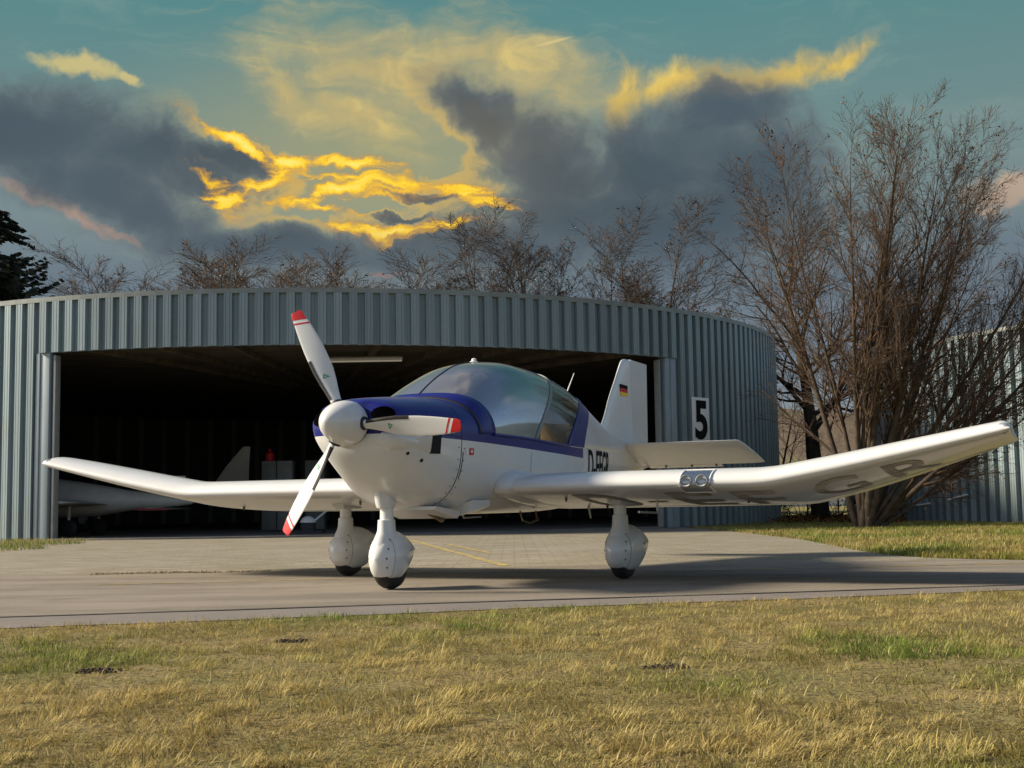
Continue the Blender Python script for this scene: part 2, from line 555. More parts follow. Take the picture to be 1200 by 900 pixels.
def f_apron(w, p):
    """worn concrete pavers with moss in the joints, further than the eye can pick them apart"""
    br = w.n('ShaderNodeTexBrick')
    w.put(br.inputs['Vector'], p)
    br.inputs['Color1'].default_value = (0.225, 0.20, 0.155, 1)
    br.inputs['Color2'].default_value = (0.285, 0.255, 0.205, 1)
    br.inputs['Mortar'].default_value = (0.185, 0.168, 0.115, 1)
    br.inputs['Scale'].default_value = 1.0
    br.inputs['Mortar Size'].default_value = 0.012
    br.inputs['Brick Width'].default_value = 0.30
    br.inputs['Row Height'].default_value = 0.22
    a, b, g = w.noise(p, 0.45, 5, 0.6), w.noise(w.vmath('MULTIPLY', p, (1.0, 2.5, 1)), 1.6, 6, 0.7), w.noise(p, 22.0, 5, 0.75)
    c = w.mix(w.math('MULTIPLY', w.sstep(b, 0.40, 0.66), 0.8), br.outputs[0], (0.165, 0.145, 0.09))
    c = w.mix(w.math('MULTIPLY', w.sstep(a, 0.5, 0.68), 0.5), c, (0.29, 0.26, 0.21))
    c = w.mix(w.math('MULTIPLY', w.sstep(g, 0.5, 0.75), 0.55), c, (0.36, 0.325, 0.265))
    c = w.mix(w.math('MULTIPLY', w.sstep(g, 0.28, 0.45, 1.0, 0.0), 0.6), c, (0.10, 0.09, 0.06))
    h = w.math('ADD', w.math('MULTIPLY', br.outputs[1], -0.6), g)
    return c, h, 0.01


M['field'] = ground_material('field_grass', f_field)
M['lawn'] = ground_material('dry_turf', f_lawn)
M['taxi'] = ground_material('worn_asphalt', f_taxi)
M['shoulder'] = ground_material('gravelly_asphalt', f_shoulder)
M['apron'] = ground_material('worn_pavers', f_apron)
M['tar'] = material('tar_joint', (0.018, 0.016, 0.014), 0.8, var=0.3, vscale=8)


def line_paint():
    m = bpy.data.materials.new('worn_yellow_paint')
    m.use_nodes = True
    w = NT(m.node_tree)
    geo = w.n('ShaderNodeNewGeometry')
    n = w.noise(geo.outputs['Position'], 6.0, 6, 0.75)
    bs = m.node_tree.nodes['Principled BSDF']
    w.put(bs.inputs['Base Color'], w.mix(w.sstep(n, 0.42, 0.58), (0.45, 0.33, 0.05), (0.20, 0.17, 0.12)))
    bs.inputs['Roughness'].default_value = 0.85
    return m


M['line'] = line_paint()

# ------------------------------------------------------------------ ground
def sheet(name, pts, z, m, label=None):
    o = mk(name, [(p[0], p[1], z) for p in pts], [list(range(len(pts)))], m, smooth=False)
    tag(o, kind='structure')
    return o


def ribbon(name, a_pts, b_pts, z, m):
    n = len(a_pts)
    vs = [(p[0], p[1], z) for p in a_pts] + [(p[0], p[1], z) for p in b_pts]
    o = mk(name, vs, [[i, i + 1, n + i + 1, n + i] for i in range(n - 1)], m, smooth=False)
    tag(o, kind='structure')
    return o


sheet('ground', [(-900, -60), (900, -60), (900, 1500), (-900, 1500)], -0.012, M['field'])
# edge of the near lawn, tar joint, far edge of the taxiway
def near_edge(x):
    return 7.62 + 0.275 * x if x < 0 else 7.62 + 0.255 * x


def wob(x, s, a):
    return a * (math.sin(x * 2.1 + s) + 0.6 * math.sin(x * 5.3 + 2 * s) + 0.4 * math.sin(x * 11.7 + s * 3))


XS = [i * 0.25 for i in range(-100, 121)]
edge_n = [(x, near_edge(x) + wob(x, 1.0, 0.02)) for x in XS]
joint = lambda x: 8.20 + 0.205 * x + wob(x * 0.7, 2.0, 0.008)
edge_j = [(x, joint(x)) for x in XS]
edge_f = [(x, 12.45 + 0.012 * x + wob(x * 0.5, 0.4, 0.03)) for x in XS]
ribbon('lawn', [(x, -20) for x in XS], edge_n, -0.008, M['lawn'])
ribbon('pavement', edge_n, edge_j, -0.004, M['shoulder'])
ribbon('taxiway', edge_j, edge_f, -0.0035, M['taxi'])
tj = [(x, joint(x) - 0.016 - 0.010 * math.sin(x * 3.1) ** 2) for x in XS]
tk = [(x, joint(x) + 0.020 + 0.012 * math.sin(x * 1.7 + 1) ** 2) for x in XS]
ribbon('tar_joint', tj, tk, 0.0, M['tar'])
isl_edge = [gp(800, 617.5), gp(840, 621), gp(880, 625), gp(940, 632), gp(1000, 644), gp(1040, 650), gp(1090, 653.5), gp(1200, 656)]
isl_edge = [(p.x, p.y) for p in isl_edge]
isl_x0 = 12.45
apron = [(x, y) for x, y in edge_f if -24 < x < isl_edge[-1][0] - 0.2] + [(isl_edge[-1][0], 12.5)] + isl_edge[::-1] + [(3.6, 33), (-24, 33)]
sheet('apron', apron, -0.0030, M['apron'])
# worn yellow lines
def stripe(name, a, b, wd, z, m=None, n=40, breaks=None):
    a, b = Vector((a[0], a[1], 0)), Vector((b[0], b[1], 0))
    d = (b - a).normalized()
    s = Vector((-d.y, d.x, 0)) * wd / 2
    pa = [a.lerp(b, i / n) for i in range(n + 1)]
    return ribbon(name, [p + s * (1 + 0.15 * random.uniform(-1, 1)) for p in pa], [p - s * (1 + 0.15 * random.uniform(-1, 1)) for p in pa], z, m or M['line'])


stripe('yellow_line', gp(112, 685.0), gp(230, 682.5), 0.055, 0.0)
stripe('yellow_line', gp(236, 682.4), gp(405, 677.8), 0.04, 0.0)
stripe('yellow_line', gp(760, 669.5), gp(1330, 657.5), 0.055, 0.0)
stripe('yellow_line', gp(482, 633), gp(592, 663), 0.10, 0.0015)
stripe('yellow_line', gp(520, 637), gp(575, 648), 0.07, 0.0015)

# ------------------------------------------------------------------ round hangar
HC, HR, HH = Vector((-5.335, 38.63, 0)), 12.98, 4.99
A0, A1 = -110.5, -45.7                       # fascia over the door, degrees
DA0, DA1 = -108.6, -48.0                     # clear opening
FZ = 3.86                                    # underside of the fascia


def pol(c, a, r, z=0.0):
    return Vector((c.x + r * math.cos(R(a)), c.y + r * math.sin(R(a)), z))


def panel_mesh(pitch, z0, z1, depth=0.10, lap=0.0):
    """one rib of trapezoid sheet, drawn in the tangent plane: x along the wall, -y outward; two beads on the crown"""
    w = pitch
    p = [(0.0, 0), (0.19, 0), (0.205, -0.006), (0.235, -0.006), (0.25, 0), (0.415, 0), (0.445, -depth), (0.545, -depth), (0.555, -depth + 0.007), (0.575, -depth + 0.007),
         (0.585, -depth), (0.79, -depth), (0.80, -depth + 0.007), (0.82, -depth + 0.007), (0.83, -depth), (0.965, -depth), (1.0, 0)]
    front = [((a - 0.5) * w, b) for a, b in p]
    back = [(0.5 * w, 0.012), (-0.5 * w, 0.012)]
    prof = front + back
    n = len(prof)
    vs = [(a, b, z0) for a, b in prof] + [(a, b, z1) for a, b in prof]
    fs = [[i, (i + 1) % n, n + (i + 1) % n, n + i] for i in range(n)] + [list(range(n))[::-1], [n + i for i in range(n)]]
    me = bpy.data.meshes.new('cladding_panel')
    me.from_pydata(vs, [], fs)
    bm = bmesh.new()
    bm.from_mesh(me)
    bmesh.ops.recalc_face_normals(bm, faces=bm.faces)
    bm.to_mesh(me)
    bm.free()
    return me


def clad(parent, c, r, a0, a1, z0, z1, pitch):
    n = max(1, round(R(a1 - a0) * r / pitch))
    da = (a1 - a0) / n
    me = panel_mesh(2 * r * math.tan(R(da) / 2), z0, z1)
    me.materials.append(M['clad'])
    for i in range(n):
        a = a0 + da * (i + 0.5)
        o = bpy.data.objects.new('cladding_panel', me)
        COL.objects.link(o)
        o.parent = parent
        o.location = pol(Vector((0, 0, 0)), a, r)
        o.rotation_euler = (0, 0, R(a + 90))


def arc_slab(mb, c, a0, a1, r0, r1, z0, z1, n, m=0):
    rings = []
    for i in range(n + 1):
        a = a0 + (a1 - a0) * i / n
        rings.append([pol(c, a, r0, z0), pol(c, a, r1, z0), pol(c, a, r1, z1), pol(c, a, r0, z1)])
    mb.loft(rings, m)


Z0 = Vector((0, 0, 0))
hg = empty('round_hangar', HC)
tag(hg, 'large round hangar of grey-blue corrugated steel with a wide open door', 'hangar')
clad(hg, HC, HR, -172, A0, 0.0, HH - 0.07, 0.31)
clad(hg, HC, HR, A1, -4, 0.0, HH - 0.07, 0.31)
clad(hg, HC, HR + 0.01, A0, A1, FZ, HH - 0.07, 0.31)
b = MB()
arc_slab(b, Z0, -176, 0, HR - 0.05, HR + 0.105, HH - 0.068, HH + 0.03, 120)
b.build('roof_trim', M['trim'], hg, smooth=False)
b = MB()                                       # roof deck and soffit
b.loft([[pol(Z0, a, HR - 0.06, 4.86) for a in range(0, 360, 4)], [pol(Z0, a, HR - 0.06, 4.98) for a in range(0, 360, 4)]])
b.build('roof', M['trim'], hg, smooth=False)
b = MB()
b.loft([[pol(Z0, a, HR - 0.16, 4.02) for a in range(0, 360, 4)], [pol(Z0, a, HR - 0.16, 4.10) for a in range(0, 360, 4)]])
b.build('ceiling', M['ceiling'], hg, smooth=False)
for k in range(9):                             # roof beams seen from below, fanning in from the door
    b = MB()
    a = -106 + 7.0 * k
    p, q = pol(Z0, a, HR - 0.4, 0), pol(Z0, a, 3.0, 0)
    d = (q - p).normalized()
    s = Vector((-d.y, d.x, 0)) * 0.06
    b.loft([[p - s + Vector((0, 0, z)) for z in (3.9, 4.0185)] + [p + s + Vector((0, 0, z)) for z in (4.0185, 3.9)],
            [q - s + Vector((0, 0, z)) for z in (3.9, 4.0185)] + [q + s + Vector((0, 0, z)) for z in (4.0185, 3.9)]])
    b.build('ceiling_beam', M['ceiling'], hg, smooth=False)
b = MB()
arc_slab(b, Z0, DA1 + 1.4, DA0 + 360 - 1.4, HR - 0.14, HR - 0.02, 0.0, 4.84, 150)
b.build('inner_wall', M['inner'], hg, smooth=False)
b = MB()
arc_slab(b, Z0, DA0, DA1, HR - 0.12, HR - 0.03, FZ + 0.01, 4.84, 60)
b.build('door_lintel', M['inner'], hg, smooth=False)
b = MB()
b.loft([[pol(Z0, a, HR - 0.145, -0.10) for a in range(0, 360, 4)], [pol(Z0, a, HR - 0.145, 0.02) for a in range(0, 360, 4)]])
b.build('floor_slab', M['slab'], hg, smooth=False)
b = MB()
arc_slab(b, Z0, DA0 + 0.1, DA1 - 0.1, HR - 0.14, HR + 0.06, -0.05, 0.035, 60)
b.build('door_threshold', M['slab'], hg, smooth=False)
for a, wd, dp, m, z1 in ((A0 + 0.38, 0.10, 0.07, 'jamb', FZ), (A0 + 1.12, 0.22, 0.05, 'jamb', FZ), (A0 + 2.05, 0.06, 0.02, 'cab2', FZ - 0.05),
                         (A1 - 0.45, 0.18, 0.07, 'jamb', FZ), (A1 - 1.25, 0.17, 0.05, 'jamb', FZ), (A1 - 2.3, 0.045, 0.02, 'cab2', FZ - 0.05)):
    b = MB()
    mt = Matrix.Translation(pol(Z0, a, HR)) @ Matrix.Rotation(R(a + 90), 4, 'Z')
    b.box((-wd / 2, -dp, 0), (wd / 2, 0.14, z1 - 0.004), 0, 0.008, mt)
    b.build('door_jamb', M[m], hg)
for k in range(26):                            # vertical sheeting rails on the inner back wall
    a = 38 + k * 4.1
    b = MB()
    mt = Matrix.Translation(pol(Z0, a, HR - 0.15)) @ Matrix.Rotation(R(a - 90), 4, 'Z')
    b.box((-0.09, 0, 0.02), (0.09, 0.07, 4.0), 0, 0.0, mt)
    b.build('wall_rail', M['cab'], hg, smooth=False)

# number sign on the wall
sa = math.degrees(math.atan2(*(lambda p: (p.y - HC.y, p.x - HC.x))(pol(HC, -42.0, HR))))
def hangar_angle(px, py_z):
    best = None
    for i in range(-1200, -150):
        a = i / 10.0
        p = pol(HC, a, HR + 0.06, py_z)
        r = p - Vector((0, 0, CAM_H))
        y = r.y * math.cos(PITCH) + r.z * math.sin(PITCH)
        X, Y = FPX * r.x / y, -FPX * (-r.y * math.sin(PITCH) + r.z * math.cos(PITCH)) / y
        e = abs(600 + X * math.cos(ROLL) + Y * math.sin(ROLL) - px)
        if best is None or e < best[0]:
            best = (e, a)
    return best[1]


sa = hangar_angle(819, 2.4)
sg = empty('number_sign', pol(HC, sa, HR + 0.105, 2.47), R(sa + 90))
tag(sg, 'white plate with a tall black number 5 on the corrugated hangar wall', 'sign')
b = MB()
b.box((-0.35, -0.02, -0.53), (0.35, 0.0, 0.53), 0, 0.004)
b.build('plate', material('off_white_plate', (0.78, 0.78, 0.78), 0.5, var=0.06), sg)
vs, fs = text_mesh('5', 0.035)
vs = [((v[0] - 0.5) * 0.52, -0.026, (v[1] - 0.5) * 0.92) for v in vs]
mk('numeral', vs, fs, M['ink'], sg, smooth=False)

# second hangar at the right edge
C2, R2, H2 = Vector((22.9, 34.2, 0)), 12.98, 4.35
h2 = empty('round_hangar', C2)
tag(h2, 'corrugated hangar at the right edge behind the bare tree', 'hangar')
clad(h2, C2, R2, -235, -95, 0.0, H2 - 0.06, 0.31)
b = MB()
arc_slab(b, Z0, -237, -93, R2 - 0.05, R2 + 0.105, H2 - 0.058, H2 + 0.03, 90)
b.build('roof_trim', M['trim'], h2, smooth=False)
b = MB()
b.loft([[pol(Z0, a, R2 - 0.06, 0.0) for a in range(0, 360, 4)], [pol(Z0, a, R2 - 0.06, H2) for a in range(0, 360, 4)]])
b.build('roof', M['trim'], h2, smooth=False)

# ------------------------------------------------------------------ the airplane
# local frame: +X forward, +Y to its left wing, Z up, origin on the ground between the main wheels
AX, AY, YAW = -0.30, 10.874, 0.436
plane = empty('light_airplane', (AX, AY, 0), -(PI / 2 + YAW))
tag(plane, 'white and blue low-wing light airplane with three-blade propeller parked on the taxiway', 'airplane')


def pchip(tab):
    xs = np.array([t[0] for t in tab], float)
    ys = np.array([t[1] for t in tab], float)
    o = np.argsort(xs)
    xs, ys = xs[o], ys[o]
    h, dl = np.diff(xs), np.diff(ys) / np.diff(xs)
    m = np.zeros(len(xs))
    m[0], m[-1] = dl[0], dl[-1]
    for i in range(1, len(xs) - 1):
        if dl[i - 1] * dl[i] > 0:
            w1, w2 = 2 * h[i] + h[i - 1], h[i] + 2 * h[i - 1]
            m[i] = (w1 + w2) / (w1 / dl[i - 1] + w2 / dl[i])

    def f(x):
        x = min(max(x, xs[0]), xs[-1])
        i = min(max(int(np.searchsorted(xs, x)) - 1, 0), len(xs) - 2)
        t = (x - xs[i]) / h[i]
        return float((1 + 2 * t) * (1 - t) ** 2 * ys[i] + t * (1 - t) ** 2 * h[i] * m[i] + t * t * (3 - 2 * t) * ys[i + 1] + t * t * (t - 1) * h[i] * m[i + 1])
    return f


fW = pchip([(2.0, .285), (1.985, .325), (1.95, .358), (1.88, .385), (1.75, .41), (1.6, .435), (1.45, .462), (1.25, .495), (.8, .535), (.2, .55), (-.5, .545), (-1.0, .52), (-1.6, .455), (-2.2, .35), (-2.9, .20), (-3.4, .10), (-4.0, .055), (-4.36, .04)])
fB = pchip([(2.0, 1.03), (1.985, .995), (1.95, .945), (1.88, .875), (1.75, .775), (1.6, .69), (1.45, .615), (1.25, .572), (.8, .545), (.2, .53), (-.5, .53), (-1.0, .54), (-1.6, .57), (-2.2, .63), (-2.9, .72), (-3.5, .82), (-4.0, .92), (-4.36, 1.0)])
fS = pchip([(2.0, 1.19), (1.6, 1.165), (1.25, 1.15), (.2, 1.135), (-.6, 1.105), (-1.2, 1.10), (-2.2, 1.11), (-3.5, 1.14), (-4.36, 1.16)])
fN = pchip([(2.0, 2.0), (1.85, 2.05), (1.7, 2.2), (1.5, 2.5), (1.25, 2.7), (.8, 3.2), (-.6, 3.6), (-1.6, 3.0), (-2.9, 2.4), (-4.36, 2.0)])
fC = pchip([(2.0, 1.32), (1.985, 1.345), (1.95, 1.366), (1.88, 1.382), (1.75, 1.396), (1.6, 1.41), (1.45, 1.42), (1.25, 1.432), (.4, 1.442)])
fT = pchip([(1.10, 1.42), (1.06, 1.438), (1.0, 1.478), (.85, 1.565), (.65, 1.66), (.4, 1.752), (.1, 1.805), (-.25, 1.832), (-.6, 1.825), (-1.09, 1.785), (-1.585, 1.685), (-1.9, 1.59), (-2.57, 1.42), (-2.9, 1.37), (-3.5, 1.31), (-4.36, 1.24)])
fD = pchip([(1.10, .40), (1.06, .49), (1.02, .516), (.95, .530), (.8, .540), (.55, .548), (.2, .55)])
PAINT = lambda x: 1.048 + 0.033 * x


def low(x, a, off=0.0):
    """lower hull, a = 0 keel .. pi/2 sill (left side); negative a is the right side"""
    n, w, zb, zs = fN(x), fW(x), fB(x), fS(x)
    s = 1 if a >= 0 else -1
    a = abs(a)
    return Vector((x, s * (w + off) * math.sin(a) ** (2 / n), zs - (zs - zb + off) * max(math.cos(a), 0) ** (2 / n)))


def upp(x, t, top, w, n=2.2, off=0.0):
    """upper skin, t = 0 left sill .. pi right sill"""
    c, s = math.cos(t), max(math.sin(t), 0)
    zs = fS(x)
    return Vector((x, math.copysign(abs(c) ** (2 / n), c) * (w + off), zs + (top - zs + off) * s ** (2 / n)))


def dome(x, t, off=0.0):
    w = fD(x) if x > 0.2 else fW(x)
    return upp(x, t, fT(x), w, 2.25, off)


def paint_material():
    """white lower hull, blue above a line that runs the length of the cabin"""
    m = M['white'].copy()
    m.name = 'white_and_blue_paint'
    w = NT(m.node_tree)
    bs = m.node_tree.nodes['Principled BSDF']
    old = bs.inputs['Base Color'].links[0].from_socket
    tc = w.n('ShaderNodeTexCoord')
    sp = w.n('ShaderNodeSeparateXYZ')
    w.put(sp.inputs[0], tc.outputs['Object'])
    x, y, z = sp.outputs
    up = w.math('GREATER_THAN', z, w.math('ADD', 1.048, w.math('MULTIPLY', x, 0.033)))
    ln = w.math('GREATER_THAN', x, -1.13)
    isb = w.math('MULTIPLY', up, ln)
    w.put(bs.inputs['Base Color'], w.mix(isb, old, (0.009, 0.014, 0.155)))
    w.put(bs.inputs['Coat Weight'], w.math('MULTIPLY', w.math('SUBTRACT', 1.0, isb), 0.4))
    w.put(bs.inputs['Specular IOR Level'], w.math('SUBTRACT', 0.5, w.math('MULTIPLY', isb, 0.15)))
    return m


M['hull'] = paint_material()


def glass_material(name, tint, refl, rough=0.03, haze=0.0):
    m = bpy.data.materials.new(name)
    m.use_nodes = True
    w = NT(m.node_tree)
    m.node_tree.nodes.clear()
    tr = w.n('ShaderNodeBsdfTransparent')
    tr.inputs[0].default_value = (*tint, 1)
    gl = w.n('ShaderNodeBsdfGlossy')
    gl.inputs['Roughness'].default_value = rough
    gl.inputs['Color'].default_value = (0.95, 0.97, 1.0, 1)
    fr = w.n('ShaderNodeFresnel')
    fr.inputs['IOR'].default_value = refl
    mx = w.n('ShaderNodeMixShader')
    w.put(mx.inputs[0], fr.outputs[0])
    base = tr
    if haze:                                     # pale diffuse haze painted in to brighten the canopy like reflected sky
        df = w.n('ShaderNodeBsdfDiffuse')
        df.inputs[0].default_value = (.62, .68, .72, 1)
        base = w.n('ShaderNodeMixShader')
        base.inputs[0].default_value = haze
        w.t.links.new(tr.outputs[0], base.inputs[1])
        w.t.links.new(df.outputs[0], base.inputs[2])
    w.t.links.new(base.outputs[0], mx.inputs[1])
    w.t.links.new(gl.outputs[0], mx.inputs[2])
    out = w.n('ShaderNodeOutputMaterial')
    w.t.links.new(mx.outputs[0], out.inputs[0])
    return m


M['glass'] = glass_material('canopy_perspex', (0.36, 0.40, 0.40), 4.6, 0.09, 0.16)
M['glass_rear'] = glass_material('rear_perspex', (0.55, 0.60, 0.55), 1.8)
M['glass_blue'] = glass_material('blue_tinted_perspex', (0.05, 0.05, 0.25), 1.8)
M['lens'] = glass_material('clear_lens', (0.97, 0.98, 0.98), 1.35)


def grid(name, rows, m, parent, closed=False, smooth=True, thick=0.0):
    n, k = len(rows[0]), len(rows)
    vs = [p for r in rows for p in r]
    fs = [[a * n + i, a * n + (i + 1) % n, (a + 1) * n + (i + 1) % n, (a + 1) * n + i] for a in range(k - 1) for i in range(n if closed else n - 1)]
    o = mk(name, vs, fs, m, parent, smooth, None, 50)
    if thick:
        md = o.modifiers.new('thickness', 'SOLIDIFY')
        md.thickness = thick
        md.offset = -1
    return o


def frange(a, b, n):
    return [a + (b - a) * i / (n - 1) for i in range(n)]


def bake(o, mods=True):
    """apply modifiers into the mesh"""
    bpy.context.view_layer.update()
    dg = bpy.context.evaluated_depsgraph_get()
    me = bpy.data.meshes.new_from_object(o.evaluated_get(dg), preserve_all_data_layers=True, depsgraph=dg)
    o.modifiers.clear()
    o.data = me


# hull below the sill
rows = [[low(x, a) for a in frange(-PI / 2, PI / 2, 49)] for x in frange(1.25, -4.36, 70)]
fus = grid('fuselage', rows, M['hull'], plane)
vs = rows[-1] + [upp(-4.36, t, fT(-4.36), fW(-4.36)) for t in frange(0, PI, 20)]
mk('tail_cap', vs, [list(range(len(vs)))], M['white'], plane, smooth=False)
# cowling: closed ring from the nose bowl back to the firewall
rows = []
for x in [2.0, 1.996, 1.985, 1.965, 1.93, 1.88, 1.8, 1.7, 1.6, 1.5, 1.4, 1.3, 1.253]:
    rows.append([low(x, a) for a in frange(-PI / 2, PI / 2, 41)] + [upp(x, t, fC(x), fW(x), 2.3) for t in frange(0, PI, 41)[1:-1]])
HUBZ = 1.194
def bowl_ring(x, k):
    r0 = rows[0]
    c = Vector((x, 0, HUBZ))
    out = []
    for p in r0:
        d = Vector((0, p.y, p.z - HUBZ))
        q = d.normalized() * 0.145
        out.append(Vector((x, 0, HUBZ)) + q.lerp(d, k))
    return out


front = [bowl_ring(1.90, 0.0), bowl_ring(2.006, 0.0), bowl_ring(2.014, 0.15), bowl_ring(2.012, 0.6), bowl_ring(2.008, 0.9)]
b = MB()
b.loft(front + rows, 0, True, True)
cowl = b.build('cowling', [M['hull'], M['void']], plane, angle=60)


def ellipsoid(c, r, m, rot=None, seg=24):
    bm = bmesh.new()
    bmesh.ops.create_uvsphere(bm, u_segments=seg, v_segments=16, radius=1.0)
    me = bpy.data.meshes.new('cutter')
    mt = Matrix.Translation(c) @ (rot or Matrix.Identity(4)) @ Matrix.Diagonal((*r, 1))
    bmesh.ops.transform(bm, matrix=mt, verts=bm.verts)
    bm.to_mesh(me)
    bm.free()
    me.polygons.foreach_set('use_smooth', [True] * len(me.polygons))
    o = bpy.data.objects.new('cutter', me)
    COL.objects.link(o)
    for q in m:
        me.materials.append(q)
    me.polygons.foreach_set('material_index', [len(m) - 1] * len(me.polygons))
    return o


def carve(target, cutters):
    bpy.context.view_layer.update()
    for c in cutters:
        c.matrix_world = target.matrix_world
    for c in cutters:
        md = target.modifiers.new('cut', 'BOOLEAN')
        md.object = c
        md.operation = 'DIFFERENCE'
        md.solver = 'EXACT'
    bake(target)
    for c in cutters:
        bpy.data.objects.remove(c)


cut = []
for s in (1, -1):
    cut.append(ellipsoid((2.0, s * 0.255, 1.243), (0.16, 0.088, 0.066), [M['hull'], M['void']]))
bpy.context.view_layer.update()
carve(cowl, cut)
cowl.data.set_sharp_from_angle(angle=R(50))
# firewall seam, hinge pins
b = MB()
ring = lambda x, off: [low(x, a, off) for a in frange(-PI / 2, PI / 2, 41)] + [upp(x, t, fC(x), fW(x), 2.3, off) for t in frange(0, PI, 41)[1:-1]]
b.loft([ring(1.256, -0.004), ring(1.256, 0.0018), ring(1.249, 0.0018), ring(1.249, -0.004)], 0, False, False)
b.build('cowling_seam', M['seal'], plane, smooth=False)
b = MB()
for xr in (1.285, 1.215):
    for a in frange(-1.45, 1.45, 22):
        p_ = low(xr, a)
        q_ = (low(xr, a + .02) - low(xr, a - .02)).normalized()
        nn_ = Vector((0, q_.z, -q_.y))
        b.lathe([(-.003, .0055), (.002, .0055), (.002, 0)], p_, nn_, 6)
b.build('cowl_screws', M['screw'], cowl, smooth=False)['kind'] = 'stuff'
b = MB()
for s in (1, -1):
    b.tube([Vector((v.x, v.y * s, v.z)) for v in [low(x, math.pi / 2 * .999) + Vector((0, .0005, -.05 * (2.0 - x))) for x in frange(1.97, 1.27, 12)]], .0022, 5)
b.build('cowl_split_line', M['seal'], cowl)
# spinner and propeller
b = MB()
prof = [(0.0, 0.140), (0.004, 0.154), (0.03, 0.159), (0.08, 0.158), (0.13, 0.150), (0.18, 0.134), (0.23, 0.110), (0.27, 0.083), (0.30, 0.056), (0.317, 0.032), (0.325, 0.012), (0.326, 0.001)]
b.lathe(prof, (2.017, 0, HUBZ), (1, 0, 0), 48)
spin = b.build('spinner', M['white'], plane, angle=60)
b = MB()
b.lathe([(0, 0.1), (0, 0.153), (0.006, 0.153), (0.006, 0.1)], (2.0125, 0, HUBZ), (1, 0, 0), 48)
b.build('back_plate', M['black'], plane)
b = MB()
for k in range(18):
    a = 2 * PI * k / 18 + 0.1
    b.lathe([(0, 0.0), (0, 0.004), (0.003, 0.003), (0.003, 0.0)], (2.030, 0.1575 * math.cos(a), HUBZ + 0.1575 * math.sin(a)), (0, math.cos(a), math.sin(a)), 6)
b.build('spinner_screws', M['screw'], spin, smooth=False)['kind'] = 'stuff'
PX, PR = 2.085, 0.918
fchord = pchip([(.16, .075), (.24, .095), (.34, .128), (.45, .150), (.58, .150), (.70, .136), (.80, .116), (.87, .096), (.905, .082), (.914, .074), (.918, .060)])
fthick = pchip([(.16, .060), (.24, .040), (.34, .025), (.5, .016), (.75, .010), (.918, .005)])
ftwist = pchip([(.16, 48), (.3, 38), (.5, 27), (.7, 20), (.918, 15)])


def blade_ring(ang, r, u0=0.0, u1=1.0, off=0.0, n=22, shear=0.0):
    """section at radius r; u along chord 0 = leading edge"""
    er = Vector((0, math.cos(ang), math.sin(ang)))
    et = Vector((0, -math.sin(ang), math.cos(ang)))          # direction of motion: leading edge side
    tw = R(ftwist(r))
    ch = et * math.cos(tw) + Vector((1, 0, 0)) * math.sin(tw)
    nm = Vector((1, 0, 0)) * math.cos(tw) - et * math.sin(tw)
    c, th = fchord(r), fthick(r)
    pts = []
    us = [u0 + (u1 - u0) * (1 - math.cos(PI * i / (n // 2))) / 2 for i in range(n // 2 + 1)]
    prof = lambda u: th * 0.5 * max(0.02, (4 * u * (1 - u)) ** 0.5 * (1.15 - 0.3 * u))
    for u in us:
        pts.append((u, prof(u) + off))
    for u in us[::-1][1:-1]:
        pts.append((u, -prof(u) * 0.5 - off))
    sweep = 0.35 * c
    return [Vector((PX, 0, HUBZ)) + er * (r + shear * (u - 0.5) * c) + ch * (sweep + 0.05 * c - u * c + (off if u < 0.01 else 0)) + nm * q for u, q in pts]


for k in range(3):
    ang = -0.05 + k * 2 * PI / 3
    b = MB()
    b.loft([blade_ring(ang, r) for r in [.15, .2, .26, .33, .42, .5, .6, .7, .78]] + [blade_ring(ang, r) for r in (.83, .87, .89, .905, .914, .918)])
    bl = b.build('propeller_blade', M['white'], plane, angle=55)
    b = MB()
    b.loft([blade_ring(ang, r, 0, 1, 0.0012, shear=-0.35) for r in (.812, .824)])
    b.build('tip_stripe', M['red'], bl)
    b = MB()
    b.loft([blade_ring(ang, r, 0, 1, 0.0012, shear=-0.35 * q) for r, q in ((.850, 1), (.87, .8), (.89, .4), (.905, .2), (.915, 0), (.9185, 0))])
    b.build('blade_tip', M['red'], bl)
    b = MB()
    b.loft([blade_ring(ang, r, 0.0, 0.15, 0.0018) for r in (.19, .26, .33, .42, .5, .525)])
    b.build('leading_edge_boot', M['black'], bl)
    b = MB()
    p = blade_ring(ang, .36, 0, 1, 0.0022)
    q = blade_ring(ang, .395, 0, 1, 0.0022)
    o_ = [p[4], p[7], q[5]]
    nrm = (o_[1] - o_[0]).cross(o_[2] - o_[0]).normalized() * 0.0012
    if nrm.x < 0:
        nrm = -nrm
    cc = sum(o_, Vector()) / 3
    inn = [cc.lerp(v, 0.45) for v in o_]
    for i in range(3):
        j = (i + 1) % 3
        b.loft([[o_[i], o_[j], o_[j] + nrm, o_[i] + nrm], [inn[i], inn[j], inn[j] + nrm, inn[i] + nrm]])
    b.build('triangle_mark', M['green_mark'], bl, smooth=False)
    er = Vector((0, math.cos(ang), math.sin(ang)))
    b = MB()
    b.lathe([(0.11, 0.048), (0.160, 0.048), (0.169, 0.044), (0.169, 0.0)], (PX - 0.005, 0, HUBZ), er, 20)
    b.build('blade_cuff', M['seal'], bl)

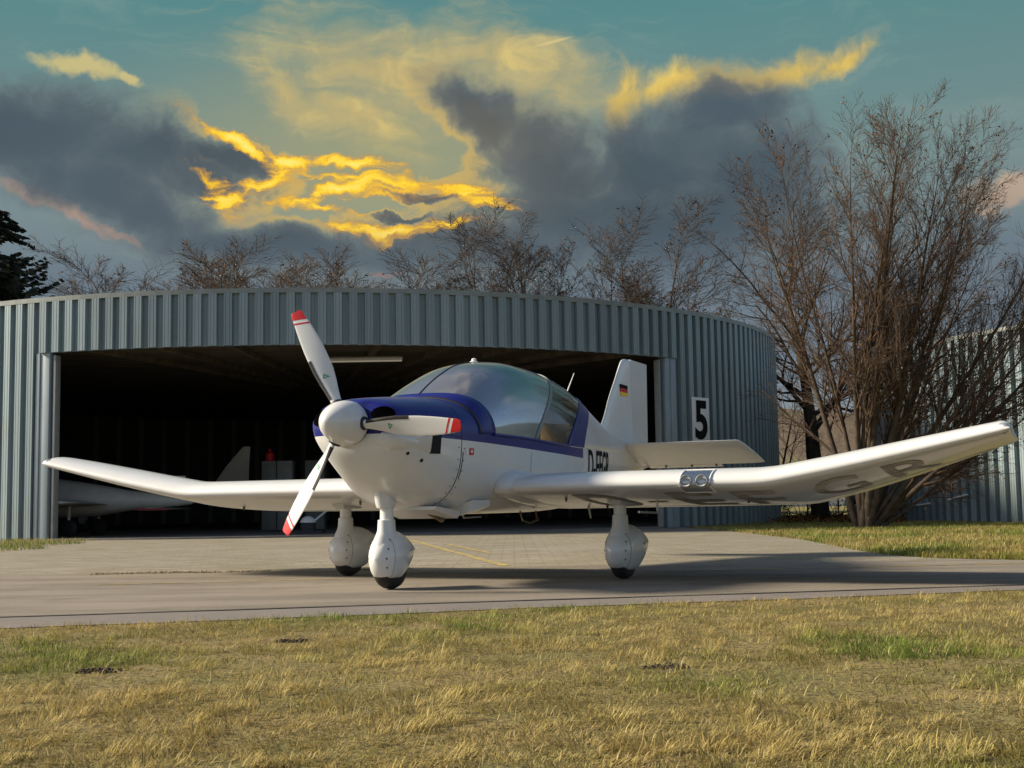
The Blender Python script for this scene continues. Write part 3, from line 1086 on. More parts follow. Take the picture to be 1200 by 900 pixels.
# cheek fairings, cowl outlets, screws and openings
b = MB()
sec = lambda x, r, y0, z0: [Vector((x, y0 + r[0] * math.cos(t), z0 + r[1] * math.sin(t))) for t in [2 * PI * i / 20 for i in range(20)]]
b.loft([sec(2.004, (.05, .03), .215, 1.10), sec(1.985, (.09, .06), .22, 1.095), sec(1.93, (.13, .085), .235, 1.08), sec(1.82, (.14, .09), .255, 1.07), sec(1.68, (.12, .075), .295, 1.06), sec(1.52, (.05, .03), .375, 1.05)])
b.build('cheek_fairing', M['white'], plane, angle=60)
def side_pt(x, z, off=0.0):
    nn, w, zb, zs = fN(x), fW(x), fB(x), fS(x)
    q = min(max((zs - z) / (zs - zb), 0), 1)
    return Vector((x, w * (1 - q ** nn) ** (1 / nn) + off, z))


for s in (1, -1):                              # cooling outlets low on the cowling's flanks
    fl = lambda v: Vector((v.x, v.y * s, v.z))
    b = MB()
    b.loft([[fl(side_pt(x, zc + hh, -.02)), fl(side_pt(x, zc + hh * .8, o)), fl(side_pt(x, zc - hh * .8, o)), fl(side_pt(x, zc - hh, -.02))] for x, zc, hh, o in
            ((1.86, 1.06, .012, .001), (1.76, 1.055, .035, .006), (1.66, 1.05, .062, .010), (1.61, 1.048, .072, .011))])
    lo_ = b.build('outlet_fairing', M['white'], plane, angle=60)
    b = MB()
    b.loft([[fl(side_pt(x, 1.048 + .068, o)), fl(side_pt(x, 1.048 - .068, o)), fl(side_pt(x, 1.048 - .068, -.03)), fl(side_pt(x, 1.048 + .068, -.03))] for x, o in ((1.606, .008), (1.56, .007), (1.50, .006))])
    b.build('outlet_opening', M['void'], lo_, smooth=False)  # solid black slab, the outlet's inner shade is painted


def stud(parent, p, nrm, r, m, name='screw', h=0.004):
    b = MB()
    b.lathe([(-0.004, r), (h * 0.6, r), (h, r * 0.8), (h, 0.0)], p, nrm, 10)
    return b.build(name, m, parent)


for x, a, r in ((1.80, 1.02, .014), (1.66, 1.06, .015)):
    p = low(x, a)
    stud(cowl, p, Vector((0.5, 0.8, -0.25)), r, M['void'], 'cowl_hole', 0.003)  # black disc painted as the shade of a small hole
# crest decal and hatch on the side
def side_patch(name, x0, x1, z0, z1, m, parent, off=0.003, n=5):
    def pt(x, z):
        nn, w, zb, zs = fN(x), fW(x), fB(x), fS(x)
        q = min(max((zs - z) / (zs - zb), 0), 1)
        return Vector((x, w * (1 - q ** nn) ** (1 / nn) + off, z))
    rows_ = [[pt(x, z) for z in frange(z0, z1, n)] for x in frange(x0, x1, n)]
    return grid(name, rows_, m, parent), pt


side_patch('decal', 1.20, 1.165, 0.985, 1.03, M['rod'], fus)
side_patch('decal', 1.150, 1.09, 0.98, 1.03, M['red'], fus)
side_patch('decal', 1.135, 1.105, 0.995, 1.018, M['white'], fus, 0.0045)
side_patch('hatch_line', 1.235, 1.225, 0.80, 1.0, M['seal'], fus, 0.002)
side_patch('hatch_line', 0.12, 0.113, 0.86, 1.03, M['grey'], fus, 0.002)

# registration on the side
vs, fs = text_mesh('D-EFGR', 0.012)
_, pt = side_patch('decal', 1.10, 1.099, 1.0, 1.001, M['red'], fus)
x0, x1, z0, z1 = -1.30, -2.22, 0.80, 1.10
def reg_pt(u, v):
    x = x0 + (x1 - x0) * u
    return pt(x, z0 + (z1 - z0) * v) + Vector((0, 0.0015, 0))
bm = bmesh.new()
bv = [bm.verts.new((v[0], v[1], 0)) for v in vs]
for f in fs:
    try:
        bm.faces.new([bv[i] for i in f])
    except ValueError:
        pass
bmesh.ops.triangulate(bm, faces=bm.faces)
bmesh.ops.subdivide_edges(bm, edges=[e for e in bm.edges if e.calc_length() > 0.08], cuts=4, use_grid_fill=True)
bmesh.ops.triangulate(bm, faces=bm.faces)
for v in bm.verts:
    v.co = reg_pt(v.co.x, v.co.y)
me = bpy.data.meshes.new('registration_letters')
bm.to_mesh(me)
bm.free()
link('registration_letters', me, M['ink'], fus)

# deck between cowling and windscreen, then the canopy
rows = [[upp(x, t, fC(x), fW(x), 2.3) for t in frange(0, PI, 41)] for x in frange(1.249, 0.86, 12)]
grid('scuttle', rows, M['blue'], plane)
NTH = 61
TH = frange(0, PI, NTH)


def deckF(p):
    return (abs(p.y) / fW(p.x)) ** 2.3 + max((p.z - fS(p.x)) / (fC(p.x) - fS(p.x)), 0) ** 2.3


def solve_base(t):
    lo, hi = 0.90, 1.10
    for _ in range(30):
        mid = (lo + hi) / 2
        if deckF(dome(mid, t)) > 1.0:
            lo = mid
        else:
            hi = mid
    return lo


XB = [solve_base(t) for t in TH]
XF = [x - 0.06 - 0.17 * abs(math.cos(t)) ** 2 for x, t in zip(XB, TH)]
XBOW = [0.02 - 1.02 * math.sin(t) ** 1.15 for t in TH]
XARC = [-0.70 - 1.12 * math.sin(t) ** 1.1 for t in TH]


def band(name, xa, xb, n, off, m, t0=0, t1=NTH, thick=0.012):
    return grid(name, [[dome(xa[i] + (xb[i] - xa[i]) * k / (n - 1), TH[i], off) for i in range(t0, t1)] for k in range(n)], m, plane, thick=thick)


band('windscreen_frame', [x + 0.03 for x in XB], XF, 5, 0.004, M['blue'])
band('windscreen_seal', [x + 0.012 for x in XB], [x - 0.012 for x in XB], 3, 0.010, M['seal'])
band('canopy_glass', XF, XBOW, 40, 0.0, M['glass'], thick=0)
band('canopy_bow', [x + 0.02 for x in XBOW], [x - 0.035 for x in XBOW], 4, 0.008, M['trim'])
band('rear_glass', [x - 0.03 for x in XBOW], XARC, 14, 0.0, M['glass_rear'], thick=0)
band('rear_arch', [x + 0.02 for x in XARC], [x - 0.03 for x in XARC], 4, 0.008, M['blue'])
XE = [-4.36] * NTH
band('rear_skin', [x - 0.02 for x in XARC], XE, 44, 0.0, M['white'], thick=0.01)
# canopy centre joint, sill rail
b = MB()
b.tube([dome(x, PI / 2, 0.001) for x in frange(1.02, -0.2, 24)], 0.006, 6)
b.build('canopy_joint', M['seal'], plane)
for s in (0, NTH - 1):
    b = MB()
    b.tube([dome(x, TH[s], 0.004) + Vector((0, 0, 0.004)) for x in frange(0.80, -0.72, 20)], 0.012, 8)
    b.build('sill_rail', M['blue'], plane)
# blue quarter window on the rear skin, both sides
for s in (1, -1):
    rws = []
    for k in range(14):
        u = k / 13
        row = []
        for j in range(14):
            v = j / 13
            t = R(0.3 + 52 * v)
            xa = -0.70 - 1.12 * math.sin(t) ** 1.1 - 0.05
            xb = -1.16 - 0.95 * math.sin(t) ** 1.3
            xb = max(xb, xa - 0.46 + 0.30 * v)
            p = dome(xa + (xb - xa) * u, t, 0.003)
            p.y *= s
            row.append(p)
        rws.append(row)
    grid('quarter_window', rws, M['blue'], plane)
# cockpit
b = MB()
vs = []
XT = frange(1.0, -1.75, 24)
b.loft([[Vector((x, -fW(x) + .02, fS(x) - .06)), Vector((x, fW(x) - .02, fS(x) - .06)), Vector((x, fW(x) - .02, fS(x) - .10)), Vector((x, -fW(x) + .02, fS(x) - .10))] for x in XT])
b.build('cockpit_floor', M['dash'], plane, smooth=False)
b = MB()
b.loft([[Vector((x, y * w, z)) for y, z in ((-1, 1.06), (-1, zt_ - .06), (-.8, zt_), (.8, zt_), (1, zt_ - .06), (1, 1.06))] for x, w, zt_ in ((.87, .44, 1.405), (.6, .47, 1.39), (.5, .47, 1.36))])
b.build('instrument_panel', M['dash'], plane, smooth=False)
for y, x, m in ((.26, -.20, 'tan'), (-.26, -.20, 'tan'), (.25, -.95, 'orange'), (-.25, -.95, 'orange')):
    b = MB()
    tilt = Matrix.Translation((x, y, 1.0)) @ Matrix.Rotation(R(-12), 4, 'Y')
    b.box((-.07, -.21, 0.0), (.06, .21, .34), 0, .05, tilt)
    b.box((-.05, -.12, .33), (.045, .12, .42), 0, .035, tilt)
    b.build('seat', M[m], plane)
b = MB()
b.box((0.20, 0.16, 1.17), (0.235, 0.46, 1.35), 0, .02, Matrix.Translation((0, 0.02, 0)))
b.build('sun_visor', M['tan'], plane)
b = MB()
b.tube([dome(-.12, 0.25, -0.02), dome(-.48, 0.05, -0.02) + Vector((0, 0, .05))], 0.008, 6)
b.build('grab_strap', M['rod'], plane)

# aerials and fittings on the roof
b = MB()
b.tube([dome(-1.93, PI / 2), Vector((-2.0, 0, 1.70)), Vector((-2.2, 0, 1.91))], [.009, .007, .004], 8)
b.build('whip_antenna', M['rod'], plane)
b = MB()
z = dome(-1.62, PI / 2).z
b.tube([(-1.55, 0, z + .0), (-1.60, 0, z + .06), (-1.70, 0, z + .045), (-1.72, 0, z - .035)], .008, 8)
b.build('roof_handle', M['rod'], plane)
b = MB()
z = dome(0.05, PI / 2).z
b.lathe([(-.01, .035), (.008, .035), (.012, .02), (.03, .02), (.036, .01), (.036, 0)], (0.05, 0, z), (0, 0, 1), 14)
b.build('roof_fitting', M['rod'], plane)

# ---- wings
def naca(n=20):
    pts = []
    xs_ = [(1 - math.cos(PI * i / n)) / 2 for i in range(n + 1)]
    yt = lambda x: 5 * 0.13 * (0.2969 * x ** .5 - 0.126 * x - 0.3516 * x * x + 0.2843 * x ** 3 - 0.1036 * x ** 4)
    yc = lambda x: 0.022 * (1 - ((x - .2) / .8) ** 2 if x > .2 else 1 - ((.2 - x) / .2) ** 2)
    for x in xs_[::-1]:
        pts.append((x, yc(x) + yt(x)))
    for x in xs_[1:-1]:
        pts.append((x, yc(x) - yt(x) * 0.92))
    return pts


FOIL = naca()
KINK, TIP = 2.70, 4.20
wLE = pchip([(0.4, .665), (2.5, .665), (2.9, .665), (4.2, .66), (4.36, .64)])
wCH = pchip([(0.4, 1.70), (2.55, 1.70), (2.85, 1.66), (4.2, 1.02), (4.30, .93)])
wZ = pchip([(0.3, .742), (2.5, .742), (2.62, .748), (2.80, .775), (4.2, 1.045), (4.36, 1.078)])
wIN = pchip([(0.3, 6.3), (2.6, 6.0), (4.3, 3.0)])


def wing_ring(y, shrink=1.0, chordk=1.0, side=1):
    c, z0, x0_, inc = wCH(y) * chordk, wZ(y), wLE(y), R(wIN(y))
    out = []
    for u, q in FOIL:
        dx, dz = -u * c, q * c * shrink
        out.append(Vector((x0_ + dx * math.cos(inc) + dz * math.sin(inc) * 0, side * y, z0 + dx * math.sin(inc) + dz)))
    return out


def wing_low(x, y):
    c, z0, x0_, inc = wCH(y), wZ(y), wLE(y), R(wIN(y))
    u = (x0_ - x) / (c * math.cos(inc))
    q = np.interp(u, [p[0] for p in FOIL[21:]], [p[1] for p in FOIL[21:]])
    return z0 - u * c * math.sin(inc) + q * c


wings = []
for s in (1, -1):
    b = MB()
    b.loft([wing_ring(y, 1, 1, s) for y in frange(.40, 2.45, 9) + frange(2.5, 2.9, 9) + frange(3.0, 4.2, 10)] +
           [wing_ring(y, k, ck, s) for y, k, ck in ((4.225, .95, .985), (4.248, .82, .96), (4.262, .6, .93), (4.268, .3, .90))])
    wings.append(b.build('wing', M['white'], plane, angle=50))
    b = MB()                                      # root fairing
    rr = []
    for y, k in ((.44, 1.05), (.51, 1.24), (.56, 1.22), (.60, 1.12), (.63, 1.01)):
        r_ = wing_ring(max(y, .42), k, 1.0, s)
        cx = Vector((wLE(.5), 0, wZ(.5)))
        rr.append([v + Vector((0.035 * (k - 1) * 6 if i in range(14, 28) else 0.0, 0, 0)) for i, v in enumerate(r_)])
    b.loft(rr)
    b.build('wing_root_fairing', M['white'], wings[-1], angle=60)
    b = MB()                                      # hinge gap of flap and aileron on the underside
    for ya, yb in ((.75, 2.55), (2.62, 4.1)):
        ys_ = frange(ya, yb, 10)
        xq = lambda y: wLE(y) - wCH(y) * .76
        b.loft([[Vector((xq(y) + .006, s * y, wing_low(xq(y), y) + .004)), Vector((xq(y) - .006, s * y, wing_low(xq(y), y) + .004)),
                 Vector((xq(y) - .006, s * y, wing_low(xq(y), y) - .0015)), Vector((xq(y) + .006, s * y, wing_low(xq(y), y) - .0015))] for y in ys_])
    b.build('flap_gap', M['seal'], wings[-1], smooth=False)
    b = MB()                                      # navigation light
    b.lathe([(-.05, .035), (0, .04), (.03, .034), (.055, .015), (.06, 0)], (wLE(4.22) - .06, s * 4.22, wZ(4.22) + .01), (0.75, s * 0.65, 0.1), 14)
    b.build('navigation_light', M['grey'], wings[-1])
    for yy, xx in ((.95, .35), (1.05, -.3), (2.35, .1)):
        b = MB()
        b.lathe([(-.02, .012), (.015, .012), (.02, .006), (.03, .012), (.03, 0)], (xx, s * yy, wing_low(xx, yy)), (0, 0, -1), 8)
        b.build('tie_down', M['screw'], wings[-1])
# twin landing lamp in the left wing's leading edge
yl0, yl1 = 1.985, 2.215
lens_rows = []
for y in frange(yl0, yl1, 8):
    r_ = wing_ring(y)
    lens_rows.append([r_[i] + Vector((.006, 0, 0)) for i in range(16, 25)])
bez = grid('landing_lamp', lens_rows, M['rod'], wings[0])
for yy in (2.035, 2.155):
    b = MB()
    b.lathe([(-.004, .046), (.008, .046), (.012, .042), (.004, .036), (-.002, .02), (-.004, 0)], (wLE(2.1) + .004, yy, wZ(2.1) + .012), (1, 0, .12), 20)
    lamp = b.build('lamp', M['grey'], bez, angle=30)
b = MB()
b.loft([[v + Vector((.012, 0, 0)) for v in r] for r in lens_rows], 0, False, False, closed=False)
b.build('lens', M['lens'], bez)
b = MB()
for y in (yl0, yl1):
    r_ = wing_ring(y)
    b.tube([r_[i] + Vector((.010, 0, 0)) for i in range(16, 25)], .007, 6)
for i in (16, 24):
    b.tube([r[i - 16] + Vector((.004, 0, 0)) for r in lens_rows], .006, 6)
b.build('lamp_bezel', M['rod'], bez)
# big faded letters under the left wing
for ch, y0, y1 in (('D', 1.05, 1.42), ('-', 1.52, 1.68), ('E', 1.80, 2.15), ('F', 2.30, 2.62), ('G', 2.86, 3.22), ('R', 3.40, 3.76)):
    vs, fs = text_mesh(ch, 0.01)
    bm = bmesh.new()
    bv = [bm.verts.new((v[0], v[1], 0)) for v in vs]
    for f in fs:
        try:
            bm.faces.new([bv[i] for i in f])
        except ValueError:
            pass
    bmesh.ops.triangulate(bm, faces=bm.faces)
    bmesh.ops.subdivide_edges(bm, edges=list(bm.edges), cuts=2, use_grid_fill=True)
    bmesh.ops.triangulate(bm, faces=bm.faces)
    for v in bm.verts:
        y = y0 + (y1 - y0) * v.co.x
        hgt = (0.95 if ch != '-' else .08) * wCH(y) / 1.7
        top = wLE(y) - wCH(y) * (.10 if ch != '-' else .36)
        x = top - hgt * (1 - v.co.y)
        v.co = Vector((x, y, wing_low(x, y) - .0035))
    me = bpy.data.meshes.new('underwing_letter')
    bm.to_mesh(me)
    bm.free()
    link('underwing_letter', me, M['faded'], wings[0])
# pitot probe and drain under the left wing
b = MB()
b.tube([(.10, 1.62, wing_low(.10, 1.62) + .02), (.10, 1.62, wing_low(.10, 1.62) - .085), (.12, 1.62, wing_low(.1, 1.62) - .095), (.48, 1.60, wing_low(.1, 1.62) - .085)], .009, 8)
b.build('pitot_probe', M['grey'], wings[0])
b = MB()
b.loft([[Vector((-.55, .78 + .012 * c, wing_low(-.55, .78) + .01)) + Vector((.03 * q, 0, 0)) for c, q in ((1, 0), (0, 1), (-1, 0), (0, -1))],
        [Vector((-.60, .78 + .006 * c, wing_low(-.55, .78) - .10)) + Vector((.018 * q, 0, 0)) for c, q in ((1, 0), (0, 1), (-1, 0), (0, -1))]])
b.build('blade_antenna', M['rod'], wings[0])

# ---- fin, rudder, stabilator
def foil_z(x0_, x1_, z, th, n=12, y0=0.0):
    """symmetric section at height z between x0 (front) and x1"""
    out = []
    for i in range(n + 1):
        u = (1 - math.cos(PI * i / n)) / 2
        out.append(Vector((x0_ + (x1_ - x0_) * u, y0 + th * math.sqrt(max(u, 0)) * (1 - .35 * u) * 1.2, z)))
    return out + [Vector((p.x, 2 * y0 - p.y, p.z)) for p in out[::-1][:-1]]


finLE = pchip([(1.18, -2.55), (1.34, -2.66), (1.385, -2.84), (1.45, -2.95), (1.55, -3.04), (1.70, -3.15), (1.95, -3.38), (2.13, -3.545), (2.175, -3.60), (2.195, -3.68)])
b = MB()
b.loft([foil_z(finLE(z), -3.78, z, .062 - .018 * (z - 1.2)) for z in frange(1.18, 2.12, 16)] + [foil_z(finLE(z), -3.78, z, k) for z, k in ((2.15, .042), (2.175, .036), (2.19, .022), (2.196, .006))])
fin = b.build('fin', M['white'], plane, angle=60)
def wedge(x0_, x1_, z, a, bb):
    return [Vector((x0_, a, z)), Vector((x0_ + .02, 0, z)), Vector((x0_, -a, z)), Vector((x1_, -bb, z)), Vector((x1_, bb, z))]
b = MB()
b.loft([wedge(-3.80, -4.40, 1.03, .05, .006), wedge(-3.80, -4.41, 1.5, .048, .006), wedge(-3.80, -4.43, 2.185, .038, .005), wedge(-3.81, -4.425, 2.198, .028, .004)])
b.build('rudder', M['white'], plane, angle=30)
for k, m in enumerate(('ink', 'red', 'gold')):
    b = MB()
    z1_ = 1.895 - k * .042
    x0_, x1_ = -3.44, -3.66
    f = lambda x: .0625 - .012
    b.loft([[Vector((x, .0425, z)) for x, z in ((x0_, z1_), (x1_, z1_ - .005), (x1_, z1_ - .047), (x0_, z1_ - .042))],
            [Vector((x, .030, z)) for x, z in ((x0_, z1_), (x1_, z1_ - .005), (x1_, z1_ - .047), (x0_, z1_ - .042))]])
    b.build('flag_stripe', M[m], fin, smooth=False)
SLE = Vector((-3.36, 0, 1.232))
SDIR = Vector((-0.66, 0, -0.222)).normalized()
def stab_ring(y, c0, c1, th, s):
    """from chord fraction position c0 to c1 along the tilted chord, metres"""
    out = []
    nrm = Vector((-SDIR.z, 0, SDIR.x)) * -1
    for i in range(13):
        u = (1 - math.cos(PI * i / 12)) / 2
        out.append((u, th * math.sqrt(u) * (1 - .75 * u) * 1.4))
    top = [SLE + SDIR * (c0 + (c1 - c0) * u) + nrm * q + Vector((0, s * y, 0)) for u, q in out]
    bot = [SLE + SDIR * (c0 + (c1 - c0) * u) - nrm * q * .9 + Vector((0, s * y, 0)) for u, q in out[::-1][1:-1]]
    return top + bot


for s in (1, -1):
    b = MB()
    b.loft([stab_ring(y, 0, .68, .045, s) for y in (.05, .5, 1.0, 1.33)] + [stab_ring(1.36, .012, .68, .042, s), stab_ring(1.385, .09, .68, .034, s), stab_ring(1.44, .38, .68, .02, s), stab_ring(1.47, .62, .68, .008, s)])
    st = b.build('stabilator', M['white'], plane, angle=60)
    b = MB()
    p = lambda c, y, q: SLE + SDIR * c + Vector((0, s * y, q))
    b.loft([[p(.684, y, .012), p(.684, y, -.012), p(.78, y, -.004), p(.78, y, .004)] for y in (.14, .98)])
    b.build('trim_tab', M['white'], st, angle=20)
    b = MB()
    for y in (.35, .65, .93):
        b.box((-.02, -.006, -.03), (.02, .006, -.008), 0, 0, Matrix.Translation(p(.69, y, 0)))
    b.build('tab_hinge', M['screw'], st, smooth=False)
b = MB()
b.tube([(-3.75, .06, 1.04), (-3.85, .13, .985), (-4.05, .15, 1.0)], .010, 6)
b.build('tab_rod', M['rod'], plane)

# ---- undercarriage
def gear(name, x, y, nose):
    g = empty(name)
    g.parent = plane
    sx = 0.95 if nose else 1.0
    b = MB()                                     # wheel fairing, a fat teardrop cut flat below
    L0, L1 = (.22, -.37) if nose else (.25, -.62)
    cutz = .080 if nose else .064

    def prof(X):
        u = (X - L0) / (L1 - L0)
        k = (1 - (max(0, (.38 - u) / .38)) ** 2.1) ** .5 if u < .38 else (1 - ((u - .38) / .62) ** 1.35)
        k = min(max(k, .02), 1)
        return (.225 + .05 * u), (.126 if nose else .134) * k ** .9, .185 * k, .200 * k, cutz + .05 * u * u

    def skin(X, t):
        zc, wy, zu, zd, zmin = prof(X)
        c, s_ = math.cos(t), math.sin(t)
        return Vector((x + X, y + wy * math.copysign(abs(c) ** .8, c), max(zc + s_ * (zu if s_ > 0 else zd), zmin)))
    b.loft([[skin(L0 + (L1 - L0) * (i / 18) ** 1.15, 2 * PI * j / 28) for j in range(28)] for i in range(19)])
    pant = b.build('wheel_fairing', M['white'], g, angle=50)
    b = MB()
    b.lathe([(-.068, .06), (-.066, .135), (-.055, .165), (-.03, .178), (0, .181), (.03, .178), (.055, .165), (.066, .135), (.068, .06)], (x, y, .179), (0, 1, 0), 36)
    tyre = b.build('tyre', M['black'], g, angle=50)
    b = MB()
    b.lathe([(-.070, 0), (-.070, .075), (-.06, .085), (.06, .085), (.070, .075), (.070, 0)], (x, y, .179), (0, 1, 0), 20)
    b.build('rim', M['grey'], tyre)
    top = .66 if nose else .64
    b = MB()                                     # leg and its collar
    b.lathe([(0, .052), (top - .30, .050)], (x + .05, y, .30), (-0.02 if nose else 0.0, 0, 1), 20)
    b.build('leg', M['white'], g)
    b = MB()
    sec_ = lambda z, a, c: [Vector((x + .05 + a * math.cos(t), y + c * math.sin(t), z)) for t in [2 * PI * i / 24 for i in range(24)]]
    b.loft([sec_(.30, .15, .10), sec_(.365, .125, .082), sec_(.405, .098, .068), sec_(.43, .084, .062), sec_(.505, .076, .060), sec_(.508, .070, .055)])
    b.build('leg_collar', M['white'], g, angle=50)
    b = MB()
    for s_ in (1, -1):
        for dx, t in ((.17, -.55), (.18, .0), (.16, .55), (.12, 1.0), (-.16, .15), (-.20, -.35), (-.11, -.45)):
            p_ = skin(dx, t)
            q_ = Vector((0.25 if dx > 0 else -.2, math.cos(t), math.sin(t)))
            b.lathe([(-.008, .007), (.003, .007), (.003, 0)], (p_.x, y + s_ * (p_.y - y), p_.z), (q_.x, s_ * q_.y, q_.z), 7)
    b.build('fasteners', M['screw'], pant, smooth=False)['kind'] = 'stuff'
    b = MB()                                     # joint line round the fairing
    b.tube([skin(.115, 2 * PI * i / 40) for i in range(41)], .0022, 5)
    b.build('joint_line', M['trim'], pant)
    if nose:
        b = MB()
        sec2 = lambda z, a, c, o=0: [Vector((x + .06 + o + a * math.cos(t), y + c * math.sin(t), z)) for t in [2 * PI * i / 24 for i in range(24)]]
        b.loft([sec2(.595, .075, .064), sec2(.625, .088, .072), sec2(.68, .10, .070, .01), sec2(.74, .10, .058, .02), sec2(.79, .085, .04, .03), sec2(.825, .06, .022, .03)])
        b.build('leg_boot', M['white'], g, angle=60)
        b = MB()
        b.loft([[Vector((x - .02, y + .06, .76)), Vector((x - .02, y + .09, .70)), Vector((x + .03, y + .082, .66)), Vector((x + .05, y + .045, .74))],
                [Vector((x - .20, y + .235, .705)), Vector((x - .18, y + .245, .68)), Vector((x - .12, y + .20, .655)), Vector((x - .1, y + .16, .68))]])
        b.build('chin_opening', M['void'], g, smooth=False)  # solid black block, its colour stands for the slot's shade
    else:
        b = MB()
        b.loft([[Vector((x + .05 + a * .14, y + c * .10, wing_low(.0, abs(y)) + .02)) for a, c in ((1, .6), (1, -.6), (-1.4, -1), (-1.4, 1))],
                [Vector((x + .05 + a * .09, y + c * .07, wing_low(.0, abs(y)) - .02)) for a, c in ((1, .6), (1, -.6), (-1.4, -1), (-1.4, 1))]])
        b.build('leg_plate', M['white'], g, smooth=False)
    return g


gear('nose_gear', 1.47, 0.0, True)
gear('main_gear', 0.0, 1.288, False)
gear('main_gear', 0.0, -1.288, False)
# belly: exhaust, step, drain mast, cowl flap lip
b = MB()
b.tube([(1.30, .10, .64), (1.16, .16, .56), (1.02, .20, .50)], .028, 12)
b.build('exhaust_pipe', M['exhaust'], plane)
b = MB()
b.loft([[Vector((1.34, y, .600)) for y in (-.18, .32)] + [Vector((1.34, y, .575)) for y in (.30, -.16)], [Vector((1.02, y, .560)) for y in (-.20, .36)] + [Vector((1.02, y, .505)) for y in (.33, -.18)]])
b.build('cowl_flap', M['white'], plane, angle=20)
b = MB()
b.loft([[Vector((.96, y, z)) for y, z in ((.28, .60), (.42, .64), (.40, .55), (.30, .52))], [Vector((.72, y, z)) for y, z in ((.30, .60), (.46, .64), (.46, .60), (.36, .56))]])
b.build('air_outlet', M['white'], plane, angle=20)
b = MB()
b.tube([(-.1, .34, .545), (-.1, .36, .47), (-.25, .36, .44), (-.42, .36, .47), (-.42, .34, .545)], .010, 8)
b.build('step', M['exhaust'], plane)
b = MB()
b.tube([(.55, .12, .55), (.50, .12, .50), (.2, .12, .505)], .007, 6)
b.build('vent_pipe', M['grey'], plane)

# ------------------------------------------------------------------ things stored in the hangar
sp = empty('stored_airplane', (0, 0, 0.02))
tag(sp, 'dim cream airplane parked inside the hangar behind the left wing', 'airplane')
def ring_yz(x, y0, z0, ry, rz, n=18):
    return [Vector((x, y0 + ry * math.cos(t), z0 + rz * math.sin(t))) for t in [2 * PI * i / n for i in range(n)]]
b = MB()
b.loft([ring_yz(x, 29.0, z, ry, rz) for x, z, ry, rz in ((-13.0, .85, .05, .05), (-12.6, .85, .3, .28), (-11.6, .88, .46, .45), (-10.4, .86, .48, .46), (-9.4, .80, .40, .36), (-8.6, .78, .26, .22), (-7.6, .76, .12, .12), (-7.25, .75, .05, .07))])
b.build('fuselage', M['cream'], sp)
b = MB()
b.loft([[Vector((x, 29.0 + s_ * th, z)) for x, s_ in ((x0_, 0), ((x0_ + x1_) / 2, 1), (x1_, 0), ((x0_ + x1_) / 2, -1))] for x0_, x1_, z, th in ((-8.3, -7.3, .80, .05), (-7.95, -7.42, 1.32, .03))])
b.build('fin', M['cream'], sp, angle=20)
b = MB()
b.loft([[Vector((x, 29.0 + s_ * th, z)) for x, s_ in ((x0_, 0), ((x0_ + x1_) / 2, 1), (x1_, 0), ((x0_ + x1_) / 2, -1))] for x0_, x1_, z, th in ((-7.8, -7.56, 1.12, .055), (-7.8, -7.56, 1.24, .052))])
b.build('rudder_mark', M['trim'], sp, smooth=False)
for yy in (27.9, 30.1):
    b = MB()
    b.loft([[Vector((-8.25 + a, y, .58 + q)) for a, q in ((0, 0), (.3, .04), (.75, .0), (.3, -.03))] for y in (29.0, yy)])
    b.build('tailplane', M['cream'], sp, angle=20)
b = MB()
b.box((-8.2, 27.86, .555), (-7.5, 27.91, .605), 0, .01)
b.build('red_stripe', material('dull_red', (.20, .02, .02), .6), sp)
b = MB()
for_ = [(u, q) for u, q in FOIL]
b.loft([[Vector((-10.2 + u * 1.15 * k + (1 - k) * .3, y, .70 + q * 1.2 * k + z)) for u, q in for_] for y, k, z in ((29.0, 1.0, 0.0), (27.2, .98, .03), (26.7, .96, .04), (26.62, .90, .04), (26.58, .75, .04))])
b.build('wing', M['cream'], sp, angle=40)
for xx, yy in ((-9.7, 28.0), (-9.7, 30.0), (-12.0, 29.0)):
    b = MB()
    b.lathe([(-.06, .05), (-.06, .15), (-.03, .19), (.03, .19), (.06, .15), (.06, .05)], (xx, yy, .19), (0, 1, 0), 20)
    w_ = b.build('wheel', M['black'], sp)
    b = MB()
    b.tube([(xx, yy, .19), (xx + .02, yy, .75)], .035, 8)
    b.build('leg', M['cream'], sp)

sgl = empty('stored_glider', (0, 0, 0.02))
tag(sgl, 'second dim airplane deep in the hangar, only its tall swept fin shows', 'airplane')
b = MB()
b.loft([ring_yz(x, 34.6, z, ry, rz) for x, z, ry, rz in ((-13.5, .75, .05, .05), (-13.0, .78, .28, .3), (-11.8, .80, .34, .42), (-10.5, .82, .25, .3), (-8.5, .88, .14, .15), (-7.2, .92, .09, .10))])
b.build('fuselage', M['cream'], sgl)
b = MB()
b.loft([[Vector((x, 34.6 + s_ * th, z)) for x, s_ in ((x0_, 0), ((x0_ + x1_) / 2, 1), (x1_, 0), ((x0_ + x1_) / 2, -1))] for x0_, x1_, z, th in ((-8.3, -7.15, .9, .05), (-7.75, -7.13, 1.7, .04), (-7.3, -7.10, 2.22, .02))])
b.build('fin', M['cream'], sgl, angle=20)
b = MB()
b.loft([[Vector((-11.9 + u * .9, y, .95 + q * .9 + abs(y - 34.6) * .03)) for u, q in FOIL] for y in (30.8, 34.6, 38.4)])
b.build('wing', M['cream'], sgl, angle=40)
b = MB()
b.lathe([(-.05, .04), (-.05, .13), (-.02, .16), (.02, .16), (.05, .13), (.05, .04)], (-11.6, 34.6, .16), (0, 1, 0), 18)
b.build('wheel', M['black'], sgl)
b = MB()
b.loft([[Vector((-11.75, 34.5, .5)), Vector((-11.45, 34.5, .5)), Vector((-11.45, 34.7, .5)), Vector((-11.75, 34.7, .5))], [Vector((-11.65, 34.56, .16)), Vector((-11.55, 34.56, .16)), Vector((-11.55, 34.64, .16)), Vector((-11.65, 34.64, .16))]])
